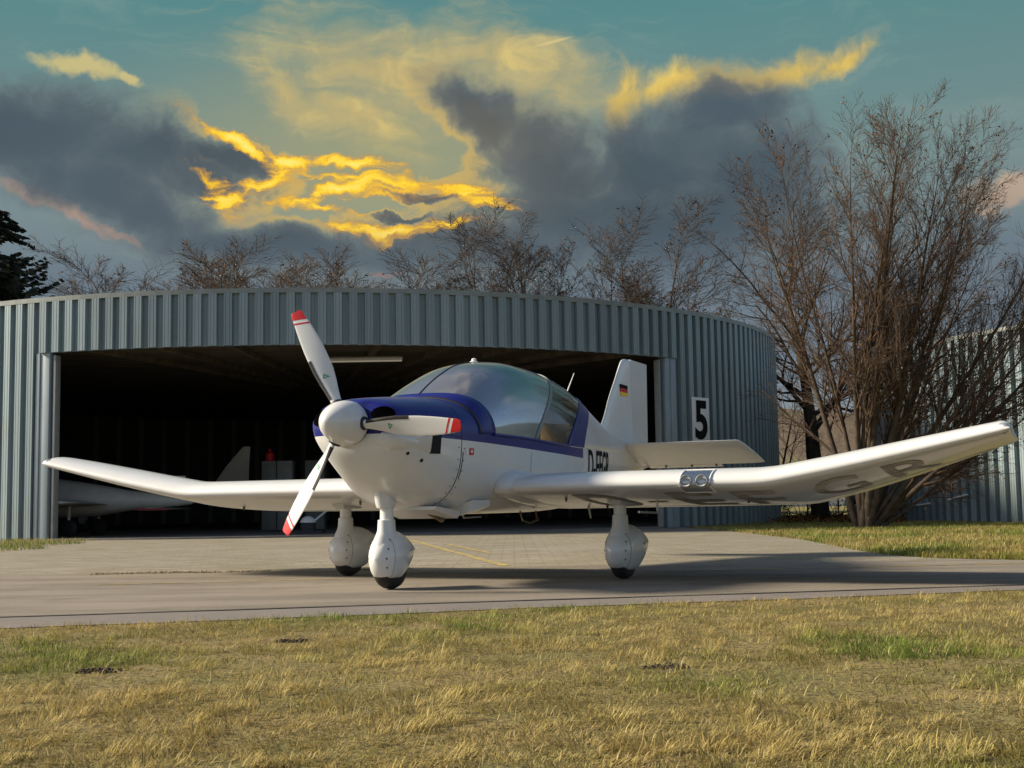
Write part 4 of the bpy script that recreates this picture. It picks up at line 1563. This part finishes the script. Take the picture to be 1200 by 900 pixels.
b.build('wheel_fork', M['grey'], sgl, smooth=False)

for k, (xa, xb, m, lab) in enumerate(((-6.55, -6.17, 'cab', 'narrow dark grey locker, leftmost of the lockers in the hangar'), (-6.15, -5.75, 'cab2', 'pale grey locker, second from the left in the dark hangar'),
                                      (-5.42, -4.92, 'cab', 'wide grey locker in the hangar beside the propeller'))):
    c = empty('locker', ((xa + xb) / 2, 33.6, 0.02))
    tag(c, lab, 'locker', 'lockers inside the hangar')
    hw = (xb - xa) / 2
    b = MB()
    b.box((-hw, -.25, 0), (hw, .25, 1.78), 0, .01)
    b.build('body', M[m], c)
    b = MB()
    b.box((-hw + .03, -.268, .06), (hw - .03, -.252, 1.73), 0, .006)
    d_ = b.build('door', M[m], c)
    b = MB()
    b.box((hw - .09, -.29, .85), (hw - .07, -.27, 1.0), 0, .003)
    b.build('handle', M['grey'], d_)
b = MB()
b.lathe([(0, .11), (.02, .115), (.20, .115), (.24, .08), (.26, .04), (.32, .04), (.32, 0)], (-6.38, 33.6, 1.80), (0, 0, 1), 18)
rc = b.build('canister', M['red'], None)
tag(rc, 'small red canister standing on top of the leftmost locker', 'canister')
tb = empty('tow_bar', (-4.55, 28.4, 0.02))
tag(tb, 'small tow dolly with white dome and slanted handle behind the wing', 'tow bar')
b = MB()
b.box((-.30, -.2, 0.0), (.35, .2, .06), 0, .02)
b.lathe([(0.05, .17), (.22, .17), (.24, .15)], (0, 0, 0), (0, 0, 1), 18)
b.build('base', M['dash'], tb)
b = MB()
b.lathe([(.235, .175), (.27, .17), (.33, .13), (.37, .07), (.38, 0)], (0, 0, 0), (0, 0, 1), 18)
b.build('dome', M['rod'], tb)
b = MB()
b.tube([(.12, 0, .25), (.55, 0, .60)], .022, 8)
b.build('handle', M['rod'], tb)
tl = empty('tube_lamp', (-3.28, 28.3, 3.782))
tag(tl, 'long thin strip lamp fixed under the hangar ceiling', 'lamp')
b = MB()
b.box((-.86, -.05, .05), (.86, .05, .12), 0, .01)
b.build('housing', M['grey'], tl)
m_ = material('lamp_tube', (0.8, 0.78, 0.7), 0.5)
m_.node_tree.nodes['Principled BSDF'].inputs['Emission Color'].default_value = (1, .93, .78, 1)
m_.node_tree.nodes['Principled BSDF'].inputs['Emission Strength'].default_value = 0.05
b = MB()
b.tube([(-.84, 0, .025), (.84, 0, .025)], .022, 10)
b.build('tube', m_, tl)

# ------------------------------------------------------------------ hills far behind
vs, fs = [], []
nx, ny = 90, 14
for j in range(ny):
    for i in range(nx):
        x = -420 + 840 * i / (nx - 1)
        y = 230 + 30 * j
        u = j / (ny - 1)
        hgt = (9 + 26 * math.exp(-((x - 60) / 110) ** 2) + 12 * math.exp(-((x + 150) / 120) ** 2)) * math.sin(min(u * 1.5, 1) * PI / 2)
        hgt += 1.2 * math.sin(x * .06 + j) + .7 * math.sin(x * .17 + 2 * j)
        vs.append((x, y, hgt if j else -0.5))
for j in range(ny - 1):
    for i in range(nx - 1):
        fs.append([j * nx + i, j * nx + i + 1, (j + 1) * nx + i + 1, (j + 1) * nx + i])


def f_hill(w, p):
    a, b_ = w.noise(p, 0.02, 4, 0.6), w.noise(p, 0.35, 5, 0.7)
    c = w.mix(b_, (0.075, 0.052, 0.034), (0.165, 0.125, 0.085))
    return w.mix(w.math('MULTIPLY', w.sstep(a, 0.5, 0.6), 0.5), c, (0.17, 0.15, 0.075)), b_, 1.5


tag(mk('hills', vs, fs, ground_material('winter_woodland', f_hill)), kind='structure')

# ------------------------------------------------------------------ bare trees
def tubes_mesh(groups, name, mat, parent, extra=None):
    """groups: {(npts, sides): [(pts, radii), ...]} -> one mesh"""
    V, F, base = [], [], 0
    for (k, sd), lst in groups.items():
        P = np.array([p for p, _ in lst])                    # B,k,3
        Rr = np.array([r for _, r in lst])                   # B,k
        D = np.gradient(P, axis=1)
        D /= np.linalg.norm(D, axis=2, keepdims=True) + 1e-9
        up = np.where(np.abs(D[..., 2:3]) > .9, np.array([1.0, 0, 0]), np.array([0, 0, 1.0]))
        A = np.cross(D, up)
        A /= np.linalg.norm(A, axis=2, keepdims=True) + 1e-9
        Bv = np.cross(D, A)
        t = np.arange(sd) * 2 * np.pi / sd
        ringv = P[:, :, None, :] + (A[:, :, None, :] * np.cos(t)[None, None, :, None] + Bv[:, :, None, :] * np.sin(t)[None, None, :, None]) * Rr[:, :, None, None]
        nb = len(lst)
        V.append(ringv.reshape(-1, 3))
        idx = np.arange(nb * k * sd).reshape(nb, k, sd) + base
        q = np.stack([idx[:, :-1, :], np.roll(idx, -1, 2)[:, :-1, :], np.roll(idx, -1, 2)[:, 1:, :], idx[:, 1:, :]], -1).reshape(-1, 4)
        F.append(q)
        base += nb * k * sd
    mi = [0] * sum(len(f) for f in F)
    if extra is not None and len(extra):
        V.append(extra.reshape(-1, 3))
        n = len(extra)
        F.append(np.arange(n * 4).reshape(n, 4) + base)
        mi += [1] * n
    return quads(name, np.concatenate(V), np.concatenate(F), mat, parent, mi if extra is not None else None)


def quads(name, V, F, mat, parent=None, mi=None, smooth=True):
    me = bpy.data.meshes.new(name)
    n, m = len(V), len(F)
    me.vertices.add(n)
    me.vertices.foreach_set('co', np.ascontiguousarray(V, dtype=np.float32).ravel())
    me.loops.add(m * 4)
    me.loops.foreach_set('vertex_index', np.ascontiguousarray(F, dtype=np.int32).ravel())
    me.polygons.add(m)
    me.polygons.foreach_set('loop_start', np.arange(m, dtype=np.int32) * 4)
    me.update(calc_edges=True)
    o = link(name, me, mat, parent)
    if mi is not None:
        me.polygons.foreach_set('material_index', np.array(mi, dtype=np.int32))
    if smooth:
        me.polygons.foreach_set('use_smooth', np.ones(m, dtype=bool))
    return o


def rand_perp(rd, d):
    v = Vector((rd.gauss(0, 1), rd.gauss(0, 1), rd.gauss(0, 1)))
    v -= d * v.dot(d)
    return v.normalized() if v.length > 1e-4 else Vector((1, 0, 0))


def grow_tree(seed, stems, spec, trop=0.12, rmin=0.006, leafy=0.0, leaf=0.05):
    """stems: list of (base, direction, length, radius); spec per level: (children, angle, ratio, wander, start fraction)"""
    rd = random.Random(seed)
    trunk, crown, leaves = {}, {}, []

    def grow(p, d, L, r, lvl):
        last = lvl == len(spec)
        n = (9, 6, 5, 4, 3)[min(lvl, 4)]
        sd = (8, 6, 4, 3, 3)[min(lvl, 4)]
        wand = spec[min(lvl, len(spec) - 1)][3]
        pts, rad = [p.copy()], [r]
        dirs = [d.copy()]
        for i in range(n - 1):
            d = (d + rand_perp(rd, d) * wand + Vector((0, 0, trop * (0.6 if lvl == 0 else 1)))).normalized()
            p = p + d * (L / (n - 1))
            pts.append(p.copy())
            dirs.append(d.copy())
            rad.append(max(r * (1 - (.95 if lvl == 0 else .75) * (i + 1) / (n - 1)), rmin * .7))
        (trunk if lvl == 0 else crown).setdefault((n, sd), []).append(([tuple(q) for q in pts], rad))
        if last:
            if rd.random() < leafy:
                for _ in range(2):
                    c = pts[-1].lerp(pts[-2], rd.random()) + Vector((rd.gauss(0, .03), rd.gauss(0, .03), rd.gauss(0, .03)))
                    a = rand_perp(rd, Vector((0, 0, 1))) * leaf * rd.uniform(.5, 1)
                    e = rand_perp(rd, a.normalized()) * leaf * rd.uniform(.5, 1)
                    leaves.append([tuple(c), tuple(c + a), tuple(c + a + e), tuple(c + e)])
            return
        nch, ang, ratio, _, f0 = spec[lvl]
        nch = max(1, int(round(nch * rd.uniform(.8, 1.2))))
        for k in range(nch):
            f = f0 + (1 - f0) * (k + rd.random()) / nch
            x = min(f, .999) * (n - 1)
            i = int(x)
            q = pts[i].lerp(pts[i + 1], x - i)
            dd = dirs[i]
            a = R(ang * rd.uniform(.65, 1.3))
            nd = (dd * math.cos(a) + rand_perp(rd, dd) * math.sin(a)).normalized()
            grow(q, nd, L * ratio * rd.uniform(.7, 1.25) * (1.15 - .55 * f), max(rad[i] * (.46 if lvl == 0 else .55), rmin), lvl + 1)

    for (bp, bd, L, r) in stems:
        grow(Vector(bp), Vector(bd).normalized(), L, r, 0)
    return trunk, crown, np.array(leaves) if leaves else None


def place_tree(name, loc, label, group, seed, stems, spec, rz=0.0, twig='twig', height=None, wide=1.0, **kw):
    t = empty(name, loc, rz)
    tag(t, label, 'tree', group)
    tr, cr, lv = grow_tree(seed, stems, spec, **kw)
    if height:
        zm = max(p[-1][2] for g_ in (tr, cr) for l_ in g_.values() for p, _ in l_)
        k_ = height / zm
        t.scale = (k_ * wide, k_ * wide, k_)
    tubes_mesh(tr, 'trunk', M['bark'], t)
    tubes_mesh(cr, 'crown', [M[twig], M['dead']] if lv is not None else M[twig], t, lv)
    return t


def tri_stems(rd, n, L, r, tilt):
    out = []
    for k in range(n):
        a = 2 * PI * k / n + rd.uniform(-.4, .4)
        tl_ = R(tilt * rd.uniform(.4, 1.3))
        out.append(((.18 * math.cos(a), .18 * math.sin(a), -.05), (math.sin(tl_) * math.cos(a), math.sin(tl_) * math.sin(a), math.cos(tl_)), L * rd.uniform(.75, 1.1), r * rd.uniform(.6, 1.1)))
    return out


rd0 = random.Random(3)
# the big pair between the two hangars
b0 = ray(1010, 600)
b0 = Vector((b0.x / b0.y * 26.0, 26.0, 0))
rf = random.Random(33)
stems = []
for k in range(19):                            # a fan of straight stems rising from one stool
    tx = R(-13 + 70 * k / 18 + rf.uniform(-3, 3))
    ty = R(rf.uniform(-17, 17))
    L = 10.2 * (1 - .34 * ((math.degrees(tx) - 12) / 44) ** 2) * rf.uniform(.9, 1.04)
    stems.append(((.28 * math.sin(tx) + rf.uniform(-.1, .1), rf.uniform(-.2, .2), -.1), (math.sin(tx), math.sin(ty), math.cos(tx) * math.cos(ty)), L, .085 * rf.uniform(.7, 1.25) * (1.6 if k in (5, 8) else 1)))
place_tree('bare_tree', b0, 'tall bare many-stemmed tree between the two hangars, beside the right wing', 'bare trees by the hangars', 21, stems,
           [(21, 30, .25, .045, .22), (10, 34, .46, .09, .10), (7, 38, .5, .12, .12)], trop=.03, rmin=.0048, leafy=.05, leaf=.06, height=8.8)
b1 = ray(962, 600)
b1 = Vector((b1.x / b1.y * 38.5, 38.5, 0))
stems = [((0, 0, -.1), (-.02, 0, 1), 7.4, .24)]
place_tree('bare_tree', b1, 'bare tree with one dark trunk and wide branches right of the number 5', 'bare trees by the hangars', 5, stems,
           [(17, 60, .50, .05, .32), (10, 42, .46, .12, .12), (8, 40, .46, .16, .12), (3, 38, .5, .18, .2)], trop=.045, rmin=.0050, twig='twig2', leafy=.015, height=10.6, wide=1.1)
b2 = gp(908, 606)
place_tree('bare_sapling', b2, 'thin bare sapling close to the right edge of the round hangar', 'bare trees by the hangars', 8, [((0, 0, -.1), (.10, 0, 1), 5.2, .06), ((.05, 0, -.1), (.3, .1, 1), 4.0, .04)],
           [(10, 45, .5, .12, .25), (7, 42, .5, .16, .15), (4, 40, .5, .2, .2)], trop=.04, rmin=.006, twig='twig2')
# the row behind the hangar
ROW = [(205, 312, 62, 41, 'leftmost bare tree of the row behind the hangar roof', 0), (252, 276, 64, 42, 'bare tree with pinkish twigs above the roof near the conifer', 0), (318, 266, 63, 43, 'tallest bare tree above the roof left of the propeller', 0),
       (392, 302, 65, 44, 'low bare tree above the roof right behind the propeller tip', 0), (512, 272, 58, 45, 'bare tree below the fiery clouds, above the canopy', 1), (560, 238, 60, 46, 'slanting bare tree with open crown above the canopy', 2),
       (648, 233, 59, 47, 'upright bare tree in the middle above the roof', 2), (738, 236, 60, 48, 'forked bare tree above the roof over the tail fin', 2), (790, 322, 57, 49, 'low tree with brown withered leaves at the right of the roof', 3)]
for px, pyt, dist, seed, lab, kind in ROW:
    r_ = ray(px, pyt)
    k_ = dist / r_.y
    x_, top_ = r_.x * k_, CAM_H + r_.z * k_
    rdk = random.Random(seed)
    hh = top_ + .3
    if kind == 3:
        stems = tri_stems(rdk, 5, hh * .85, .10, 16)
        spec = [(12, 42, .40, .10, .3), (10, 42, .46, .14, .12), (7, 42, .5, .2, .15)]
        lf = .5
    else:
        tilt = {0: 15, 1: 15, 2: 9}[kind]
        stems = tri_stems(rdk, {0: 6, 1: 5, 2: 4}[kind], hh * .9, .15, tilt)
        spec = [(15, 34, .27, .045, .42), (11, 36, .46, .09, .10), (8, 40, .5, .14, .12)]
        lf = {0: .02, 1: .04, 2: .05}[kind]
    place_tree('bare_tree', (x_, dist, 0), lab, 'bare trees behind the hangar', seed, stems, spec, rz=rdk.uniform(0, 6), trop=.03, rmin=.0088, twig='twig' if kind in (0, 3) else 'twig2', leafy=lf, leaf=.085, height=hh, wide={0: 1.65, 1: 1.5, 2: 1.45, 3: 1.2}[kind])

# dark conifer at the left
cx = ray(4, 240)
dist = 56.0
k_ = dist / cx.y
cf = empty('conifer', (cx.x * k_ - .5, dist, 0))
tag(cf, 'dark green conifer rising behind the left end of the hangar roof', 'tree')
H_ = CAM_H + cx.z * k_
b = MB()
b.tube([(0, 0, 0), (0, 0, H_ * .5), (0, 0, H_ * .98)], [.22, .14, .02], 10)
b.build('trunk', M['bark'], cf)
rc_ = random.Random(17)
quad_list = []
tub = {}
z = 2.5
while z < H_ - .15:
    f = (H_ - z) / (H_ - 2.5)
    Lb = .35 + 6.2 * f ** .75
    for k in range(9):
        a = rc_.uniform(0, 2 * PI)
        L = Lb * rc_.uniform(.65, 1.12)
        pts = []
        for i in range(7):
            u = i / 6
            pts.append(Vector((math.cos(a) * L * u, math.sin(a) * L * u, z - L * (.10 + .28 * u * (1 - u) * 1.6 - .12 * u * u) * (1 if f > .15 else -.6))))
        tub.setdefault((7, 4), []).append(([tuple(p) for p in pts], [.025 * (1 - .8 * i / 6) for i in range(7)]))
        for i in range(int(22 + 60 * f)):
            u = rc_.uniform(.12, 1.0)
            x = u * 5.999
            c = pts[int(x)].lerp(pts[min(int(x) + 1, 6)], x - int(x))
            wd = (1 - u) * .55 * Lb * .35 + .10
            side = rc_.choice((-1, 1))
            d = Vector((math.cos(a) + -math.sin(a) * side * .9, math.sin(a) + math.cos(a) * side * .9, -.25 + rc_.uniform(-.35, .25))).normalized()
            e = d * (wd + .18) * rc_.uniform(.6, 1.2)
            s_ = rand_perp(rc_, d) * rc_.uniform(.06, .13)
            quad_list.append([tuple(c - s_ * .6), tuple(c + e * .6 - s_), tuple(c + e), tuple(c + s_)])
    z += .26 + .10 * rc_.random()
tubes_mesh(tub, 'crown', [M['bark'], M['needle']], cf, np.array(quad_list))

# scrub, timber and odds and ends under the trees
for k, (px, py, hgt, sd, lab) in enumerate(((915, 607, .9, 61, 'low bare scrub against the foot of the round hangar'), (938, 607, 1.2, 62, 'purplish bare bush between the round hangar and the tree'), (985, 609, 1.0, 63, 'tangled bare bush around the foot of the many-stemmed tree'),
                                           (1046, 611, 1.1, 64, 'dry twiggy bush at the left edge of the second hangar'))):
    p = gp(px, py)
    place_tree('bare_bush', p, lab, 'bushes under the bare trees', sd, tri_stems(random.Random(sd), 9, hgt, .014, 28), [(6, 40, .45, .14, .2), (5, 40, .5, .2, .2)], trop=.05, rmin=.005, twig='twig2', leafy=.3, leaf=.05)['category'] = 'bush'
tp = empty('timber_pile', gp(1021, 613))
tag(tp, 'stack of grey planks on bearers beside the tree foot', 'timber pile')
for k in range(9):
    b = MB()
    row, c_ = k // 3, k % 3
    b.box((-.48 + random.uniform(-.04, .04), -.24 + c_ * .17, .12 + row * .125), (.46 + random.uniform(-.04, .04), -.10 + c_ * .17, .20 + row * .125), 0, .006)
    b.build('plank', M['wood'], tp)
for x in (-.38, .36):
    for row in range(3):
        b = MB()
        b.box((x - .05, -.25, -.01 if row == 0 else .20 + (row - 1) * .125), (x + .05, .26, .12 if row == 0 else .245 + (row - 1) * .125), 0, .004)
        b.build('bearer', M['wood'], tp)
b = MB()
b.tube([(-.5, .0, 0), (-.45, 0, 0), (0, .02, .01), (.4, 0, -.01), (.46, 0, 0)], [.07, .125, .13, .125, .08], 16)
ro = b.build('tarpaulin_roll', M['black'])
ro.location = gp(1021, 613) + Vector((0, 0, .45 + .125))
tag(ro, 'rolled black tarpaulin lying on top of the plank stack', 'tarpaulin')
b = MB()
b.lathe([(0, .17), (.02, .185), (.30, .18), (.36, .12), (.38, .05), (.44, .05), (.44, 0)], (0, 0, 0), (0, 0, 1), 20)
rb = b.build('barrel', material('faded_red_plastic', (0.34, 0.07, 0.05), .6, var=.25, vscale=6))
rb.location = gp(1024, 611.2) + Vector((0.1, 1.2, 0))
rb.scale = (1.1, 1.1, 2.6)
tag(rb, 'faded red barrel standing behind the plank stack', 'barrel')
# pale tubes clipped to the second hangar's wall
for pa, pb in (((1067, 593), (1090, 590)), ((1111, 585.5), (1134, 579.5))):
    ends = []
    for px, py in (pa, pb):
        r_ = ray(px, py)
        o_, d_ = Vector((0, 0, CAM_H)) - C2, r_
        A_ = d_.x ** 2 + d_.y ** 2
        B_ = 2 * (o_.x * d_.x + o_.y * d_.y)
        Cc = o_.x ** 2 + o_.y ** 2 - (R2 + .13) ** 2
        t_ = (-B_ - math.sqrt(max(B_ * B_ - 4 * A_ * Cc, 0))) / (2 * A_)
        ends.append(o_ + d_ * t_)
    b = MB()
    b.tube([ends[0], ends[1]], .022, 8)
    b.build('wall_tube', M['rod'], h2)
# wire fence in the gap
fn = empty('field_fence', (0, 46, 0))
tag(fn, 'thin wire fence with posts across the gap beside the round hangar', 'fence')
for k in range(8):
    b = MB()
    b.tube([(7.2 + k * 1.1, 0, -.05), (7.2 + k * 1.1, 0, 1.25)], .03, 8)
    b.build('post', M['wood'], fn)
for z_ in (.35, .75, 1.15):
    b = MB()
    b.tube([(7.0, -.035, z_), (15.2, -.035, z_)], .006, 5)
    b.build('wire', M['grey'], fn)
wl = empty('field_wall', (12, 95, 0))
tag(wl, 'long low whitish wall far off across the lit field', 'wall')
b = MB()
for k in range(9):
    b.box((-12 + k * 4, -.12, 0), (-12 + k * 4 + 3.96, .12, 1.5 + .03 * (k % 2)), 0, .02)
b.build('wall_panel', material('whitish_wall', (.55, .56, .58), .8, var=.08))
bpy.data.objects['wall_panel'].parent = wl

# ------------------------------------------------------------------ grass
def vnoise(x, y, scale, seed):
    """smooth value noise in 0..1"""
    g = np.random.default_rng(seed).random((64, 64))
    u, v = x / scale + 17.3, y / scale + 5.1
    i, j = np.floor(u).astype(int), np.floor(v).astype(int)
    fu, fv = u - i, v - j
    fu, fv = fu * fu * (3 - 2 * fu), fv * fv * (3 - 2 * fv)
    a, b_, c, d = g[i % 64, j % 64], g[(i + 1) % 64, j % 64], g[i % 64, (j + 1) % 64], g[(i + 1) % 64, (j + 1) % 64]
    return (a * (1 - fu) + b_ * fu) * (1 - fv) + (c * (1 - fu) + d * fu) * fv


def fbm(x, y, scale, seed):
    return .55 * vnoise(x, y, scale, seed) + .28 * vnoise(x, y, scale * .45, seed + 1) + .17 * vnoise(x, y, scale * .2, seed + 2)


def grass_material():
    m = bpy.data.materials.new('grass_blades')
    m.use_nodes = True
    w = NT(m.node_tree)
    m.node_tree.nodes.clear()
    at = w.n('ShaderNodeAttribute')
    at.attribute_name = 'tint'
    df = w.n('ShaderNodeBsdfDiffuse')
    tr = w.n('ShaderNodeBsdfTranslucent')
    w.put(df.inputs[0], at.outputs['Color'])
    w.put(tr.inputs[0], at.outputs['Color'])
    mx = w.n('ShaderNodeMixShader')
    mx.inputs[0].default_value = 0.32
    w.t.links.new(df.outputs[0], mx.inputs[1])
    w.t.links.new(tr.outputs[0], mx.inputs[2])
    out = w.n('ShaderNodeOutputMaterial')
    w.t.links.new(mx.outputs[0], out.inputs[0])
    return m


M['grass'] = grass_material()


def grass(name, x, y, z0, length, width, lean, col, label):
    n = len(x)
    r = np.random.default_rng(n)
    a = 9.0 * vnoise(x, y, .16, 71) + 5.0 * vnoise(x, y, .5, 72) + r.normal(0, .9, n)
    ln = np.clip(lean + r.normal(0, .25, n), .05, 1.45)
    hx, hy = np.cos(a), np.sin(a)
    sx, sy = -hy, hx
    bend = r.uniform(.1, .6, n)
    root = np.stack([x, y, np.full(n, z0)], 1)
    d1 = np.stack([hx * np.sin(ln), hy * np.sin(ln), np.cos(ln)], 1)
    l2 = np.clip(ln + bend, 0, 1.62)
    d2 = np.stack([hx * np.sin(l2), hy * np.sin(l2), np.cos(l2)], 1)
    sd = np.stack([sx, sy, np.zeros(n)], 1) * width[:, None]
    mid = root + d1 * (length * .55)[:, None]
    tip = mid + d2 * (length * .45)[:, None]
    V = np.stack([root - sd, root + sd, mid + sd * .8, mid - sd * .8, tip + sd * .12, tip - sd * .12], 1).reshape(-1, 3)
    i = np.arange(n) * 6
    F = np.concatenate([np.stack([i, i + 1, i + 2, i + 3], 1), np.stack([i + 3, i + 2, i + 4, i + 5], 1)])
    o = quads(name, V, F, M['grass'], None, None, False)
    ca = o.data.color_attributes.new('tint', 'FLOAT_COLOR', 'POINT')
    c4 = np.ones((n, 6, 4), dtype=np.float32)
    c4[:, :, :3] = col[:, None, :]
    ca.data.foreach_set('color', c4.ravel())
    tag(o, label, 'grass', kind='stuff')
    return o


STRAW, PALE, OLIVE, GREEN, DARK = (np.array(c) for c in ((.38, .30, .115), (.52, .43, .22), (.225, .22, .06), (.15, .20, .04), (.10, .075, .035)))


def turf_colour(x, y, r, greener):
    n = len(x)
    a, b_, c = fbm(x, y, .9, 3), fbm(x, y, .28, 9), fbm(x, y, 2.6, 21)
    g = np.clip((a - .44) * 3.6 + (c - .5) * 2.0 + .15 + greener + r.normal(0, .22, n), 0, 1)[:, None]
    col = STRAW * (1 - g) + OLIVE * g
    gg = np.clip((a - .55) * 5 + (c - .52) * 3 + greener * 1.3 - .35 + r.normal(0, .2, n), 0, 1)[:, None]
    col = col * (1 - gg) + GREEN * gg
    p = (r.random(n) < .16)[:, None]
    col = np.where(p, PALE * r.uniform(.7, 1.0, n)[:, None], col)
    col = col * r.uniform(.55, 1.28, n)[:, None]
    return col, a, b_


def near_turf(N, d0, d1, r, scale):
    y = np.exp(r.uniform(math.log(d0), math.log(d1), N)) if d0 > 0 else r.uniform(d0, d1, N)
    x = r.uniform(-1, 1, N) * (.46 * y + 1.3)
    e = np.array([near_edge(v) for v in x]) + .03 * np.sin(x * 9) + .03 * r.normal(0, 1, N)
    k = y < e
    x, y = x[k], y[k]
    green = np.clip((5.0 - y) * .24 + .05 * x / (.4 * y + 1), -.2, .5)
    col, a, b_ = turf_colour(x, y, r, green)
    bare = fbm(x, y, .38, 55)
    keep = ~((bare < .33) & (r.random(len(x)) < .85))
    x, y, a, b_, col = x[keep], y[keep], a[keep], b_[keep], col[keep]
    n = len(x)
    cl = np.clip((vnoise(x, y, .06, 31) * .6 + vnoise(x, y, .17, 33) * .4 - .22) * 1.9, .35, 1.1)
    length = cl * scale * (.020 + .030 * b_ + .020 * r.random(n)) * (1 + .6 * np.clip(a - .5, 0, 1))
    col = col * (.62 + .66 * np.clip(cl, 0, 1))[:, None]
    width = r.uniform(.0007, .0018, n) * scale
    lean = 1.12 - .5 * a + r.normal(0, .2, n)
    return x, y, length, width, lean, col


rg = np.random.default_rng(5)
parts = [near_turf(270000, 2.2, 9.6, rg, 1.0), near_turf(90000, 5.0, 9.6, rg, 1.1), near_turf(60000, 2.2, 4.5, rg, 1.2)]
cat_ = [np.concatenate([p[i] for p in parts]) for i in range(6)]
grass('grass', cat_[0], cat_[1], -.009, cat_[2], cat_[3], cat_[4], cat_[5], 'dry straw and green grass of the near lawn in front of the taxiway')
# scattered taller seed stalks
n = 900
y = np.exp(rg.uniform(math.log(2.3), math.log(8.8), n))
x = rg.uniform(-1, 1, n) * (.46 * y + 1)
k = np.array([yy < near_edge(xx) for xx, yy in zip(x, y)])
x, y = x[k], y[k]
n = len(x)
grass('grass_stalks', x, y, -.009, rg.uniform(.04, .09, n), rg.uniform(.0007, .0012, n), rg.uniform(.1, .8, n), np.tile(PALE, (n, 1)) * rg.uniform(.7, 1.1, n)[:, None], 'pale seed stalks sticking out of the near lawn')
# soil heaves
M['soil'] = material('dark_soil', (.050, .034, .024), .95, var=.4, vscale=40)
for k, (px, py) in enumerate(((115, 785), (340, 750), (785, 780))):
    p = gp(px, py)
    rk = random.Random(90 + k)
    b = MB()
    for i in range(40):
        a_, rr_ = rk.uniform(0, 6.28), .06 * math.sqrt(rk.random())
        c_ = Vector((p.x + rr_ * 1.6 * math.cos(a_), p.y + rr_ * math.sin(a_), -.008 + .012 * (1 - rr_ / .075) * rk.random()))
        q_ = rk.uniform(.004, .013)
        b.loft([[c_ + Vector((q_ * f * math.cos(t + h_) * rk.uniform(.7, 1.2), q_ * f * math.sin(t + h_) * rk.uniform(.7, 1.2), q_ * h_)) for t in (0, 1.26, 2.5, 3.77, 5.0)] for f, h_ in ((.6, -.7), (1.0, 0), (.55, .7))])
    tag(b.build('soil_heap', M['soil'], smooth=False), kind='stuff')

# grass between and around the hangars
def inside_island(x, y):
    ey = np.interp(x, [p[0] for p in isl_edge[::-1]], [0] * len(isl_edge))
    xs_ = np.array([p[1] for p in isl_edge][::-1])
    vs_ = np.array([p[0] for p in isl_edge][::-1])
    xe = np.interp(y, xs_, vs_, left=99, right=3.6)
    ok = x > xe + .03 * np.sin(y * 9)
    ok |= (x > isl_edge[-1][0]) & (y > 12.5)
    ok &= (x - HC.x) ** 2 + (y - HC.y) ** 2 > (HR + .12) ** 2
    ok &= (x - C2.x) ** 2 + (y - C2.y) ** 2 > (R2 + .12) ** 2
    return ok


n = 150000
y = 12.3 + 24 * rg.random(n) ** 1.7
x = rg.uniform(2.5, 15.5, n)
k = inside_island(x, y)
x, y = x[k], y[k]
n = len(x)
col, a, b_ = turf_colour(x, y, rg, .42)
yl = np.clip((15.5 - y) * .2 + (x - 6) * .05, 0, .6)[:, None]
col = col * (1 - yl * .5) + np.array((.30, .23, .05)) * yl * .5
grass('grass', x, y, -.010, .035 + .05 * b_ + .02 * rg.random(n), rg.uniform(.0025, .005, n), .75 - .4 * a, col * 1.05, 'greener grass strip between the apron and the two hangars')
n = 9000
y, x = rg.uniform(18.2, 26.5, n), rg.uniform(-12.5, -7.5, n)
k = (x < -8.15 + .12 * (24 - y) + .25 * np.sin(y * 2.2)) & ((x - HC.x) ** 2 + (y - HC.y) ** 2 > (HR + .12) ** 2) & (y > 18.6 + .35 * np.abs(x + 8))
x, y = x[k], y[k]
n = len(x)
col, a, b_ = turf_colour(x, y, rg, .55)
grass('grass', x, y, -.004, .05 + .06 * rg.random(n), rg.uniform(.003, .005, n), .6 - .3 * a, col, 'small green grass patch at the left foot of the round hangar')
# fallen leaves under the trees
n = 2600
px_ = rg.uniform(900, 1060, n)
py_ = rg.uniform(604.5, 614.5, n)
pts = np.array([tuple(gp(a_, b__)) for a_, b__ in zip(px_, py_)])
k = inside_island(pts[:, 0], pts[:, 1])
pts = pts[k]
n = len(pts)
a_ = rg.uniform(0, 6.28, n)
s_ = rg.uniform(.03, .07, n)
e1 = np.stack([np.cos(a_), np.sin(a_), rg.uniform(-.1, .9, n)], 1) * s_[:, None]
e2 = np.stack([-np.sin(a_), np.cos(a_), rg.uniform(-.1, .9, n)], 1) * s_[:, None] * .7
c0 = pts + np.array([0, 0, .01]) + np.stack([np.zeros(n), np.zeros(n), rg.random(n) * .10], 1)
V = np.stack([c0, c0 + e1, c0 + e1 + e2, c0 + e2], 1).reshape(-1, 3)
lo_ = quads('leaf_litter', V, np.arange(n * 4).reshape(n, 4), M['dead'], None, None, False)
tag(lo_, 'drift of fallen brown leaves under the bare trees', 'leaves', kind='stuff')

# weeds along the ragged seam between taxiway and apron
n = 5200
x = -7.5 + 6.5 * rg.random(n) ** 1.4
y = 12.45 + .012 * x + rg.normal(0, .05, n) + .10 * np.sin(x * 5.0) * (rg.random(n) < .5)
k = fbm(x, y * 0, .5, 88) > .47
x, y = x[k], y[k]
n = len(x)
grass('grass', x, y, -.004, rg.uniform(.012, .035, n), rg.uniform(.0015, .003, n), np.full(n, .9), (np.array((.13, .11, .045)) * rg.uniform(.5, 1.3, n)[:, None]), 'sparse weeds in the seam between taxiway and apron')
